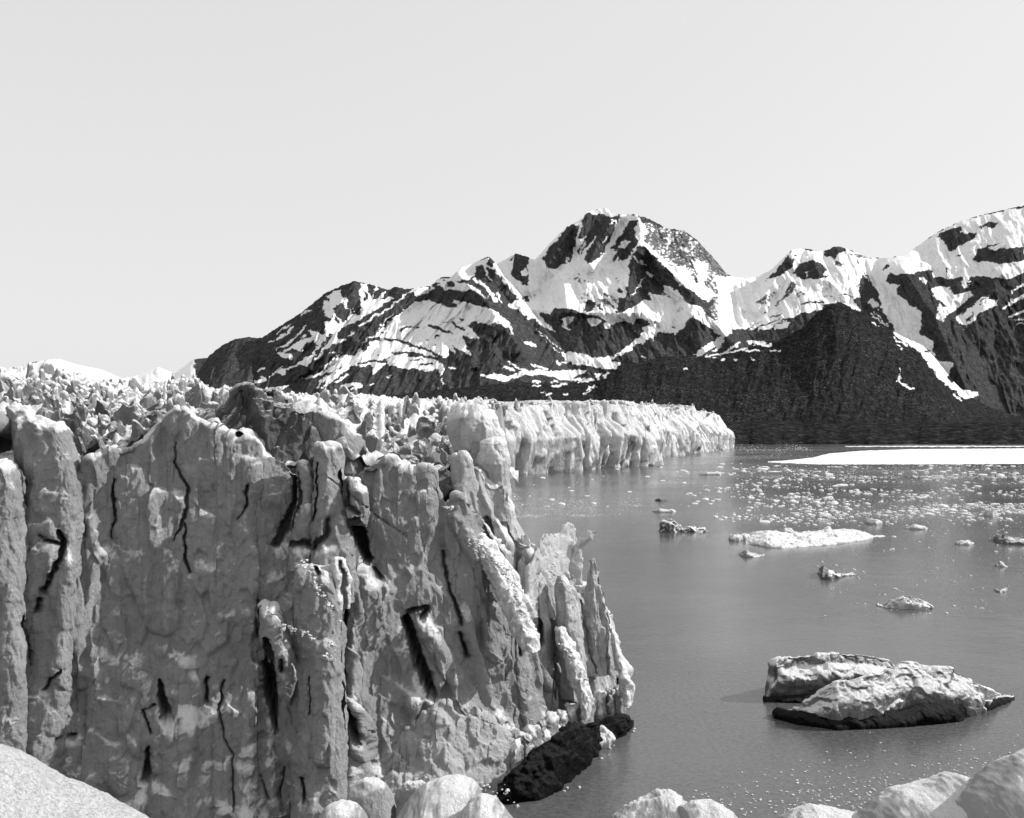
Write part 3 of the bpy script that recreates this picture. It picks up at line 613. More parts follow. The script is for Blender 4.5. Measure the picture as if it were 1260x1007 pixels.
def body(name, rows, Yb, Yt, thick, parent, mat, seed=0, step=1.15, cap=3, e=.75, relief=(.6, .8, 1), grooves=True, backstep=3.0, vert=.3, bs=3.0, ms=1.3):
    """standing block: rows = (py, left px, right px), closed all round"""
    p0, p1 = rows[0][0], rows[-1][0]
    nr = max(8, int((p1 - p0) / step)); py = np.linspace(p1, p0, nr)
    L = np.interp(py, [r[0] for r in rows], [r[1] for r in rows]); Rr = np.interp(py, [r[0] for r in rows], [r[2] for r in rows])
    wmax = np.max(Rr - L); nf = max(14, int(wmax * 1.3 / step)); nbk = max(8, int(nf / backstep))
    th = np.concatenate([np.linspace(math.pi, 0, nf, endpoint=False), np.linspace(0, -math.pi, nbk, endpoint=False)])
    cs, sn = np.cos(th), np.sin(th)
    ex = np.sign(cs) * np.abs(cs) ** e; ey = np.sign(sn) * np.abs(sn) ** e
    s = np.sqrt(np.clip(1 - (1 - np.clip((py - p0) / cap, 0, 1)) ** 2, 0, 1)) * .98 + .02
    t = (p1 - py) / (p1 - p0); Yc = Yb + (Yt - Yb) * t
    jz = fbm(np.stack([py * .05, py * 0, py * 0 + seed], 1), 3, seed + 3, .5) * 3.4; jz2 = fbm(np.stack([py * .05, py * 0, py * 0 + seed + 5], 1), 3, seed + 4, .5) * 3.4
    jl = np.minimum(1, (Rr - L) / 18); L = L + jz * jl; Rr = Rr + jz2 * jl
    c = (L + Rr) / 2; w = (Rr - L) / 2 * s
    tk = thick * (.35 + .65 * (Rr - L) / wmax) * s
    Y = Yc[:, None] - tk[:, None] * ey[None]
    X = ((c[:, None] + w[:, None] * ex[None]) - CX) / FOC * np.where(ey[None] > 0, Y, Yc[:, None])
    Z = np.broadcast_to((HC + (HY - py) / FOC * Yc)[:, None], X.shape)
    V = np.stack([X, Y, Z], -1).reshape(-1, 3); n = len(th)
    Q = grid_quads(nr, n, wrap=True)
    Nn = normals(V, Q)
    topc = V[-n:].mean(0) + np.array([0, 0, .03])
    V = V + Nn * (ice_relief(V, seed, *relief, vert=vert, bs=bs, ms=ms) * np.minimum(1, .3 + np.repeat(s, n)))[:, None]
    if grooves:
        V = apply_grooves(V, np.tile(sn > .1, nr), GROOVES)
    V = np.concatenate([V, topc[None]]); k = len(V) - 1
    a = np.arange((nr - 1) * n, nr * n); tr = np.stack([a, np.roll(a, -1), np.full(n, k)], 1)
    me = mesh_np(name, V, Q, True, tr); crust_attr(me, V[:-1], Q, nr, n, pad=1)
    return link(name, me, mat, parent)

G = lambda pts, hw, dep: GROOVES.append((pts, hw * (.8 if 0 < hw < 4.5 else 1), dep if dep > 0 else dep * .55))
# crevices traced on the near face (positive = cut in, negative = swells out)
G([(72, 655, 1.6), (78, 668, 2), (74, 688, 2.2), (62, 712, 1.8), (47, 745, 1.0), (42, 755, .6)], 3.2, 2.6)
G([(50, 660, .4), (56, 665, 1), (73, 670, 1.5)], 2.5, 2)
G([(30, 760, 1), (25, 772, 1.2), (35, 790, 1), (36, 830, .5)], 2.6, 1.8)
G([(140, 590, .6), (140, 612, 1.3), (142, 640, .8), (138, 665, .4)], 3, 2.2)
G([(216, 545, .4), (215, 570, .7), (232, 600, 1.2), (228, 640, 1.2), (212, 665, .6)], 2.4, 1.5)
G([(228, 645, .6), (228, 690, 1.2), (234, 705, .8)], 2.6, 1.8)

G([(304, 598, 1.4), (303, 620, .9), (294, 640, .4)], 2.6, 1.7)

G([(366, 585, .8), (366, 620, 1.5), (350, 650, 1.6), (338, 672, 1)], 5, 3.0)

G([(390, 570, .6), (390, 610, 1), (386, 645, 1)], 2.3, 1.8)
G([(405, 640, .5), (400, 660, 1), (388, 675, 1.4), (375, 668, 1.2), (360, 672, 1)], 5, 2.2)
G([(419, 580, 1), (424, 600, 1.2), (430, 625, 1), (440, 632, .6)], 5, 3.2)
G([(437, 645, 1), (444, 665, 1.1), (452, 690, .9)], 9.5, 8)
G([(460, 700, .6), (470, 712, 1)], 4, 1.8)
G([(418, 690, .6), (424, 720, 1.3), (425, 760, 1), (424, 800, .6), (423, 870, .5)], 3.6, 3)
G([(421, 868, .6), (432, 890, 1.3), (440, 915, .8)], 6.5, 5)
G([(329, 790, .5), (331, 815, 1.2), (334, 850, 1.6), (338, 885, .8), (342, 905, .4)], 7, 7)
G([(318, 740, .5), (316, 770, 1.4), (316, 785, .8)], 3.6, 2.6)
G([(346, 815, 1), (347, 828, .8)], 4, 2)
G([(196, 840, .5), (200, 862, 1), (206, 885, 1.3)], 7, 4)
G([(190, 870, .6), (175, 875, .4), (186, 905, .6)], 4, 2)
G([(55, 850, .8), (66, 835, 1), (75, 825, .6)], 4, 2)
G([(70, 912, .7), (92, 905, 1)], 3.4, 2)

G([(183, 925, .7), (180, 960, 1.3), (186, 958, 1)], 6, 3)
G([(255, 835, 1), (254, 865, 1)], 3.4, 2.4)
G([(276, 838, .8), (270, 870, 1), (276, 910, .5), (286, 930, .5), (288, 1000, .7)], 2.6, 1.6)
 
G([(381, 835, .5), (381, 880, 1)], 1.8, 1); G([(350, 945, .5), (345, 985, 1)], 2.6, 1.4); G([(320, 955, .5), (330, 985, 1)], 2.6, 1.4); G([(372, 960, .6), (376, 990, 1)], 4, 2)
G([(388, 700, 1), (392, 707, .8)], 4, 2)
G([(546, 675, .5), (548, 700, 1), (552, 725, .8), (560, 745, 1), (568, 770, 1.1)], 3, 2.4)
G([(566, 780, .7), (575, 810, 1)], 3.8, 2.4)

G([(500, 765, 1), (508, 790, 1.1), (520, 825, 1.1), (532, 858, 1)], 7.5, 7)
G([(504, 755, .9), (525, 748, .7), (520, 762, 1)], 6, 3)
 

G([(636, 775, .6), (640, 805, .8)], 2.5, 2)
G([(620, 893, .7), (622, 890, .6)], 4, 1.6); G([(455, 898, .7), (457, 900, .6)], 3, 1.6)
G([(400, 585, .3), (470, 640, .4), (500, 660, .3)], 1.6, .8); G([(538, 605, .6), (542, 600, .6)], 4, 1.4)
G([(668, 735, .5), (666, 770, 1.3), (664, 790, 1)], 3.6, 3); G([(600, 640, 1), (603, 665, 1.2), (612, 690, .6)], 5, 2.6)
G([(762, 838, .5), (758, 870, 1.2), (757, 885, 1)], 4.5, 3); G([(680, 800, .6), (684, 860, .8)], 3, 1.5); G([(715, 740, .5), (722, 790, .7), (735, 830, .5)], 2.5, 1.2)
# swells
G([(520, 770, .8), (560, 830, 1), (600, 905, 1)], 20, -2.2); G([(460, 730, 1), (440, 830, 1), (448, 920, 1)], 26, -1.6); G([(560, 640, .6), (600, 700, 1), (610, 800, 1)], 22, -1.5)
G([(160, 600, 1), (180, 700, 1), (200, 760, .8)], 40, -1.4); G([(230, 900, 1), (230, 1010, 1)], 44, -1.8); G([(100, 700, 1), (90, 820, 1.2)], 36, -1.6); G([(310, 860, .6), (300, 1000, 1)], 24, -1.2)
G([(640, 790, .6), (650, 860, 1), (655, 905, .8)], 16, -1.6); G([(400, 800, 1), (398, 930, 1)], 20, -1.4)

glacier = empty('glacier', (0, 130, 0))
tag(glacier, 'near glacier cliff of cracked grey ice filling the left side, topped by jagged blocks', 'glacier')

body('ice_block', [(499, 6, 14), (505, 6, 30), (516, 8, 50), (527, 11, 76), (545, 14, 83), (575, 24, 90), (595, 33, 94), (650, 20, 96), (700, 10, 96), (820, 0, 84), (1000, -20, 70)], 98, 113, 4, glacier, M['ice'], seed=1, cap=4, e=.6)
body('ice_block', [(566, -20, 6), (575, -30, 14), (595, -30, 20), (640, -30, 24), (720, -40, 30), (900, -50, 34), (1000, -60, 30)], 96, 106, 4, glacier, M['ice'], seed=2, cap=3)
wall('ice_wall', [(-110, 480), (-50, 487), (-30, 505), (-22, 560)], -110, -22, 700, 102, 104, glacier, M['ice'], er=(10, 10), T=(4, 12), seed=2, depth=18)  # unseen slab added left of view to keep the cleft dark
wall('ice_wall', [(-110, 610), (0, 650), (30, 612), (40, 597), (65, 590), (85, 597), (92, 606), (97, 590), (103, 588), (112, 568), (130, 562), (150, 556), (175, 546), (183, 538), (205, 512), (216, 507), (226, 508), (255, 528), (285, 545), (308, 542), (318, 547), (321, 562), (336, 563), (350, 569), (362, 582), (375, 590), (385, 585), (440, 600)],
     -110, 446, 1060, [(-100, 92), (100, 95), (300, 96), (440, 97)], [(-100, 108), (60, 108), (100, 112), (220, 116), (440, 116)], glacier, M['ice'], er=(30, 14), T=(5, 5), seed=3, curvev=.9, relief=(1, .9, 1))
wall('ice_wall', [(405, 586), (418, 584), (432, 588), (446, 573), (460, 568), (478, 568), (487, 580), (512, 587), (521, 581), (528, 584), (531, 600), (540, 618), (546, 629), (555, 622), (563, 612), (573, 611), (585, 626), (592, 646), (598, 661), (607, 669), (625, 690), (634, 712), (638, 745), (642, 765), (652, 785), (664, 802), (672, 825), (680, 850), (682, 900), (678, 930)],
     404, 681, [(404, 1060), (560, 1060), (625, 985), (645, 940), (681, 925)], [(404, 98), (560, 101), (640, 108), (681, 116)], [(404, 117), (560, 119), (600, 122), (640, 121), (681, 120)], glacier, M['ice'], er=(22, 26), T=(5, 7), seed=4, curvev=.85, relief=(1, 1, 1), vert=.3, lip=.6)
wall('ice_buttress', [(556, 566), (575, 557), (583, 564), (592, 578), (600, 590), (605, 602), (620, 597), (626, 606), (632, 640), (642, 665), (652, 690), (662, 722), (668, 760), (676, 790), (690, 850), (694, 900)],
     556, 694, [(556, 900), (694, 930)], [(556, 118), (694, 126)], [(556, 127), (620, 129), (694, 126)], glacier, M['ice_pale'], er=(14, 20), T=(4, 6), seed=5, vert=.3, lip=.6)
wall('ice_buttress', [(632, 690), (645, 668), (655, 690), (668, 712), (679, 735), (690, 768), (700, 792), (715, 818), (724, 836), (728, 862), (722, 905)],
     632, 728, [(632, 930), (728, 905)], [(632, 122), (728, 129)], [(632, 127), (728, 134)], glacier, M['ice_pale'], er=(14, 20), T=(4, 6), seed=6, vert=.3, lip=.6)
wall('ice_buttress', [(680, 700), (692, 712), (704, 702), (712, 730), (722, 728), (730, 700), (736, 700), (743, 722), (749, 745), (756, 778), (766, 815), (776, 848), (777, 862)],
     680, 777, [(680, 905), (777, 893)], [(680, 128), (777, 135)], [(680, 132), (777, 140)], glacier, M['ice_pale'], er=(14, 16), T=(4, 5), seed=7, vert=.3, lip=.6)
# tower, columns, blocks of the middle face
body('ice_column', [(495, 566, 590), (500, 555, 600), (515, 549, 612), (540, 552, 621), (560, 562, 625), (600, 566, 627), (650, 568, 632), (700, 570, 640)], 138, 141, 5, glacier, M['ice_pale'], seed=11)
body('ice_column', [(538, 600, 612), (545, 590, 622), (570, 585, 626), (596, 596, 624), (640, 596, 628)], 131, 133, 3, glacier, M['ice_pale'], seed=12)
body('ice_column', [(568, 368, 379), (580, 366, 381), (620, 364, 383), (660, 356, 384), (700, 352, 386)], 110, 115, 1.8, glacier, M['ice'], seed=13, cap=2.5)
body('ice_column', [(545, 390, 402), (551, 389, 416), (560, 390, 418), (590, 390, 422), (625, 386, 430), (680, 384, 434), (740, 384, 434)], 108, 115, 2.6, glacier, M['ice'], seed=14, cap=2.5)
body('ice_block', [(743, 326, 338), (752, 319, 342), (775, 318, 348), (795, 326, 356), (815, 332, 358)], 101.5, 103.5, 2.4, glacier, M['ice'], seed=15)
body('ice_block', [(694, 368, 392), (704, 362, 405), (722, 360, 414), (760, 362, 420), (810, 368, 422), (880, 366, 422), (940, 360, 424), (1060, 352, 430)], 96.5, 106, 3.2, glacier, M['ice'], seed=16, step=1.1)
body('ice_block', [(686, 412, 422), (694, 409, 424), (715, 409, 424), (750, 413, 421)], 104.5, 106, 1.2, glacier, M['ice_clean'], seed=17, cap=2.5)
body('ice_block', [(588, 428, 440), (600, 424, 450), (622, 424, 452), (648, 428, 448)], 110, 113, 2.0, glacier, M['ice'], seed=18)
# the dark wedge of dirty ice and its neighbour
wall('dirty_ice_wedge', [(258, 520), (270, 511), (282, 492), (291, 478), (296, 477), (318, 492), (345, 503), (372, 508), (384, 520), (392, 545), (398, 580)], 258, 398, [(258, 524), (300, 545), (340, 580), (398, 640)], [(258, 120), (398, 117)], [(258, 124), (398, 121)], glacier, M['ice_dirty'], er=(12, 14), T=(3, 4), seed=21, grooves=False, relief=(1, 1.2, 1))
wall('ice_block', [(370, 512), (385, 506), (400, 515), (420, 522), (436, 548), (440, 560)], 372, 440, 600, 122, 125, glacier, M['ice'], er=(10, 12), T=(3, 4), seed=22, grooves=False)
wall('dirty_ice_wedge', [(318, 482), (328, 477), (338, 476), (342, 484), (346, 500)], 316, 346, 515, 131, 133, glacier, M['ice_dirty'], er=(8, 8), T=(3, 3), seed=23, grooves=False)
# translucent fins above the far buttress
wall('ice_fin', [(648, 712), (656, 690), (664, 668), (671, 656), (676, 660), (682, 659), (686, 664), (693, 652), (699, 644), (704, 648), (708, 656), (711, 668), (714, 690), (716, 712)], 648, 716, 760, [(648, 124), (716, 138)], [(648, 125), (716, 139)], glacier, M['ice_fin'], er=(3, 3), T=(.8, .8), depth=.8, seed=30, grooves=False, relief=(.5, 1.0, .8), vert=.5, lip=.3, jag=.6, bs=2.5, ms=1.0)
body('ice_pinnacle', [(652, 731, 734), (657, 722, 733), (664, 713, 730), (672, 706, 721), (685, 702, 714), (720, 696, 712)], 136, 136, .7, glacier, M['ice_fin'], seed=33, cap=1.5, e=1.6, bs=1.8, ms=.8, relief=(1.2, 1.4, .9))
body('ice_pinnacle', [(655, 642, 650), (664, 638, 657), (690, 640, 668), (720, 645, 676), (760, 655, 684)], 129, 129, 1.0, glacier, M['ice_fin'], seed=34, cap=2, bs=1.8, ms=.8, relief=(1.2, 1.4, .9))
body('ice_pinnacle', [(687, 727, 729), (696, 725, 733), (712, 722, 738), (732, 718, 745), (780, 712, 754), (830, 706, 756)], 132, 133, 1.6, glacier, M['ice_pale'], seed=35, cap=1.5, e=1.6, bs=1.8, ms=.8, relief=(1.2, 1.4, .9))
body('ice_pinnacle', [(708, 686, 694), (720, 682, 704), (760, 684, 714), (810, 690, 722), (860, 690, 724)], 128, 129, 1.8, glacier, M['ice_pale'], seed=36, cap=4, e=1.6)
# crusted right-hand ridges in whiter ice, sunlit rims painted into the colour
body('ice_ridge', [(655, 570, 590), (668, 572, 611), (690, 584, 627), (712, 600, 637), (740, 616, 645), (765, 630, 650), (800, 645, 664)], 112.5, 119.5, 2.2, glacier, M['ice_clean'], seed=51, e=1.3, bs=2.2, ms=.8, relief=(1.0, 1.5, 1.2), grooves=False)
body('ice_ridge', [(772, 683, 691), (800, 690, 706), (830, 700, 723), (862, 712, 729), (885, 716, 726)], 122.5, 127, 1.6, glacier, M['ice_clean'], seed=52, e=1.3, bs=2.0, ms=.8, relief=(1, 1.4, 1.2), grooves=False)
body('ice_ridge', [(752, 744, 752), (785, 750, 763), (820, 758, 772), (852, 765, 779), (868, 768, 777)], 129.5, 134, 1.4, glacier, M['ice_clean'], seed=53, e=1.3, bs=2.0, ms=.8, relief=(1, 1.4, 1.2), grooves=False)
# granular apron at the foot
wall('fallen_ice_apron', [(395, 1020), (425, 985), (450, 955), (480, 915), (510, 895), (540, 868), (570, 880), (600, 893), (620, 903), (640, 928), (650, 950), (652, 972)], 395, 653, [(395, 1060), (600, 1060), (653, 980)], [(395, 91), (560, 95), (653, 105)], [(395, 103), (560, 109), (653, 112)], glacier, M['apron'], er=(20, 22), T=(3, 4), seed=41, grooves=False, jag=2, relief=(.8, .8, 1.5), vert=1, curvev=.8)
# painted shade: near-black shelf in place of the undercut and its reflection
FOOT_SHADE = [(612, 965, 990), (635, 945, 988), (650, 925, 985), (670, 912, 979), (690, 903, 972), (702, 898, 964), (716, 892, 950), (730, 888, 934), (750, 882, 917), (768, 882, 903), (780, 888, 892)]
body('ice_block', [(893, 722, 740), (900, 716, 752), (908, 712, 758), (918, 712, 750), (926, 714, 738)], 122, 123, 1.4, glacier, M['ice_clean'], seed=43, cap=5, grooves=False)

# ragged tongues of ice that hang over the painted foot shade
for k, (px_, p0_, p1_, w_, Y_) in enumerate([(634, 930, 972, 9, 108.5), (646, 925, 958, 7, 110), (657, 912, 948, 9, 112), (669, 905, 932, 6, 114.5), (680, 898, 930, 8, 116.5), (692, 893, 915, 6, 119), (703, 888, 918, 7, 121), (716, 880, 906, 7, 124), (727, 878, 896, 5, 127), (738, 872, 897, 7, 128.5), (752, 868, 890, 6, 130), (764, 862, 892, 8, 130.5)]):
    body('ice_tongue', [(p0_ - 20, px_ - w_, px_ + w_), (p0_, px_ - w_ * 1.1, px_ + w_), (p0_ * .4 + p1_ * .6, px_ - w_ * .7, px_ + w_ * .8), (p1_, px_ - 1.5, px_ + 1)], Y_, Y_ + 3, 1.5, glacier, M['ice'], seed=60 + k, e=1.1, bs=2, ms=.8, relief=(.8, 1.2, 1), grooves=False)

# small snow clumps that lodged on the ledges of the middle face: nobody could count them
def lump(seed, sub=3, squash=.7, cuts=7, nz=.12):
    import bmesh
    bm = bmesh.new(); bmesh.ops.create_icosphere(bm, subdivisions=sub, radius=1)
    V = np.array([v.co[:] for v in bm.verts]); F = np.array([[v.index for v in f.verts] for f in bm.faces]); bm.free()
    r = np.random.default_rng(seed)
    for _ in range(cuts):
        n = r.normal(size=3); n /= np.linalg.norm(n); d = r.uniform(.38, .8)
        k = V @ n - d; V = V - np.outer(np.maximum(k, 0), n) * .97
    V = V * np.array([1, r.uniform(.7, 1), squash])
    V = V * (1 + fbm(V * 2.2 + seed, 4, seed)[:, None] * nz * 2.5)
    return V, F
LUMPS = [lump(500 + k, 2, .8, 12, .2) for k in range(10)]
def lumps_mesh(name, items, sets=LUMPS):
    Vs, Fs, o = [], [], 0
    for (x, y, z, s, sz) in items:
        V, F = sets[random.randrange(len(sets))]
        a = random.uniform(0, 6.3); c, s_ = math.cos(a), math.sin(a)
        U = np.stack([V[:, 0] * c - V[:, 1] * s_, V[:, 0] * s_ + V[:, 1] * c, V[:, 2] * sz], 1) * s + np.array([x, y, z])
        Vs.append(U); Fs.append(F + o); o += len(V)
    return mesh_np(name, np.concatenate(Vs), np.zeros((0, 4), int), True, np.concatenate(Fs))
items = []
for (x0, y0, x1, y1, n, w, Y) in [(372, 692, 418, 765, 46, 6, 101), (330, 748, 352, 790, 12, 3, 101), (350, 770, 386, 785, 22, 5, 100), (396, 808, 416, 814, 16, 3, 97.5), (406, 790, 410, 800, 6, 2, 98),
                                    (575, 662, 632, 715, 60, 8, 113), (632, 715, 642, 765, 30, 4, 110), (690, 788, 722, 840, 30, 5, 124), (668, 690, 712, 760, 40, 14, 128), (545, 622, 560, 630, 10, 4, 117), (590, 968, 625, 972, 10, 6, 101), (500, 955, 640, 985, 22, 10, 93)]:
    for _ in range(int(n * 1.5)):
        t = random.random(); px = x0 + (x1 - x0) * t + random.gauss(0, w * .5); py = y0 + (y1 - y0) * t + random.gauss(0, w * .5)
        p = W(px, py, Y + random.uniform(-.6, .8)); items.append((*p, random.uniform(.06, .26) * (1 if random.random() < .8 else 1.5), random.uniform(.6, 1.1)))
o = link('snow_clumps', lumps_mesh('snow_clumps', items), M['ice_clean'], glacier); tag(o, kind='stuff')

for o in glacier.children:
    if o.name.startswith('ice_fin'): o['label'] = 'bright translucent fan of thin ice above the far buttress'
    if o.name.startswith('dirty_ice_wedge'): o['label'] = 'dark debris-stained wedge of ice on the cliff top'
    if o.name.startswith('fallen_ice_apron'): o['label'] = 'granular apron of fallen ice at the foot of the cliff'

# ---------------------------------------------------------------- broken upper surface of the near glacier
EDGE = [(-110, 505), (0, 512), (75, 530), (100, 556), (180, 541), (215, 516), (255, 530), (310, 546), (330, 560), (370, 572), (390, 560), (420, 568), (445, 572), (480, 572), (520, 585), (545, 572), (570, 562), (600, 565), (640, 590)]
FAR = [(-110, 462), (0, 464), (60, 463), (100, 472), (140, 480), (190, 483), (210, 477), (240, 478), (262, 489), (300, 486), (340, 492), (400, 497), (430, 494), (500, 500), (640, 503)]
RIM = [(150, -5), (168, -5), (300, -7.5), (500, -11), (700, -12), (848, -4), (1000, -4)]
YSTART = [(-110, 110), (0, 114), (90, 118), (400, 118.5), (440, 121), (520, 123), (556, 134), (640, 142)]
def field_py(px, Y):
    Y0 = interp(px, YSTART); t = np.clip((np.log(Y) - np.log(Y0)) / (math.log(560) - np.log(Y0)), 0, 1.4)
    f = np.where(t < 1, (1 - np.minimum(t, 1)) ** 2, 0)
    return interp(px, FAR) + (interp(px, EDGE) + 8 - interp(px, FAR)) * f
def field():
    px = np.arange(-110, 640, 2.0); nY = 300; Y0 = interp(px, YSTART)
    YY = Y0[None] * (950 / Y0[None]) ** np.linspace(0, 1, nY)[:, None]; PX = np.broadcast_to(px[None], YY.shape); PX, YY = PX.ravel(), YY.ravel()
    P = W(PX, field_py(PX, YY), YY)
    amp = np.clip(YY / 160, 1, 2.2)
    P[:, 2] += fbm(P * np.array([.16, .09, 0]) / amp[:, None] * 1.2, 3, 91, .5, ridged=True) * 2.2 * amp
    P[:, 2] += facets(P * np.array([.3, .3, 0]), 92, 20, 1.2) * .8
    lim = np.interp(P[:, 1], [r[0] for r in RIM], [r[1] for r in RIM])
    out = (P[:, 0] > lim) & (P[:, 1] > 145)
    P[out, 0] = lim[out]
    o = link('ice_field', mesh_np('ice_field', P, grid_quads(nY, len(px))), M['serac'], glacier)
    tag(o, kind='stuff')
field()
def serac_mesh(seed, sub, kind):
    V, F = lump(seed, sub, 1.0, 10 if kind else 16, .05)
    r = np.random.default_rng(seed)
    h = r.uniform(1.0, 1.7) if kind else r.uniform(.8, 1.2)
    V[:, 2] *= h; taper = 1 - .28 * np.clip(V[:, 2], -1, 2) * (1 if kind else .3)
    V[:, 0] *= taper; V[:, 1] *= taper
    V[:, 0] += V[:, 2] * r.uniform(-.25, .25)
    V = V + (facets(V * 1.8 + seed, seed, 9, 1)[:, None] * .30 + fbm(V * 5, 3, seed)[:, None] * .10) * V / np.maximum(np.linalg.norm(V, axis=1, keepdims=True), .01)
    return V, F
SER = [serac_mesh(700 + k, 4, k % 3 != 0) for k in range(18)]
SER_ME = []
for k, (V, F) in enumerate(SER):
    SER_ME.append(mesh_np('serac', V, np.zeros((0, 4), int), False, F)); SER_ME[-1].materials.append(M['serac'])
SER_DIRTY = []
for k in range(4):
    me_ = mesh_np('serac', SER[k][0], np.zeros((0, 4), int), False, SER[k][1]); me_.materials.append(M['ice_dirty']); SER_DIRTY.append(me_)
SER_LOW = [serac_mesh(800 + k, 3, k % 2) for k in range(10)]
cand = []
for px, py, wpx, Y, hr in [(501, 500, 11, 172, 1.3), (436, 508, 17, 150, .8), (432, 492, 9, 168, 1.1), (412, 490, 7, 172, 1.2), (572, 503, 20, 150, .9), (525, 520, 12, 150, 1.2), (448, 525, 13, 140, 1.4), (520, 545, 16, 133, .9), (545, 545, 9, 132, 1.6),
                          (546, 562, 8, 128, 1.5), (505, 562, 15, 126, .6), (590, 525, 13, 143, .9), (488, 512, 8, 160, 1.2), (300, 553, 14, 121, .8), (40, 490, 14, 150, 1.3), (238, 487, 11, 170, 1.4), (216, 484, 9, 175, 1.2),
                          (100, 500, 14, 140, .9), (160, 512, 20, 140, .8), (205, 500, 10, 150, 1.3), (126, 520, 18, 124, 1.1), (145, 535, 14, 121, 1.2), (98, 545, 8, 119, 2), (14, 478, 12, 165, 1.4), (265, 500, 20, 150, .6), (335, 510, 16, 130, .7)]:
    cand.append((px, py, wpx / FOC * Y, Y, hr, 1))
for _ in range(3400):
    px = random.uniform(-90, 628); t = random.random() ** .9; Y0_ = float(interp(px, YSTART)) + 1.5; Y = Y0_ * (700 / Y0_) ** t
    py = float(field_py(np.array([px]), np.array([Y]))[0]) ; s = random.uniform(.8, 2.5) * (1.15 if Y < 200 else 1.3)
    if Y > 300: s *= 1.3
    cand.append((px, py, s, Y, random.uniform(.7, 1.5), 0))
def clear_of_rim(px, Y):
    return Y < 145 or (px - CX) / FOC * Y < np.interp(Y, [r[0] for r in RIM], [r[1] for r in RIM]) - 1
cand = [c for c in cand if c[5] or clear_of_rim(c[0], c[3])]
cand.sort(key=lambda c: -(c[2] / c[3] + 10 * c[5]))
low = []
for k, (px, py, s, Y, hr, hand) in enumerate(cand):
    p = W(px, py, Y); p[2] -= .25 * s
    if k < 290:
        dirty = random.random() < (.34 if px < 260 or 380 < px < 520 else .18)
        me_ = random.choice(SER_DIRTY) if dirty and not hand else SER_ME[random.randrange(len(SER_ME))]
        o = bpy.data.objects.new('serac', me_); C.objects.link(o)
        o.location = p; o.scale = (s, s * random.uniform(.8, 1.2), s * hr); o.rotation_euler = (random.gauss(0, .15), random.gauss(0, .18), random.uniform(0, 6.3))
        o.parent = glacier; o.matrix_parent_inverse = glacier.matrix_world.inverted()
    else:
        low.append((*p, s, hr))
o = link('ice_rubble', lumps_mesh('ice_rubble', low, SER_LOW), M['serac'], glacier); tag(o, kind='stuff')

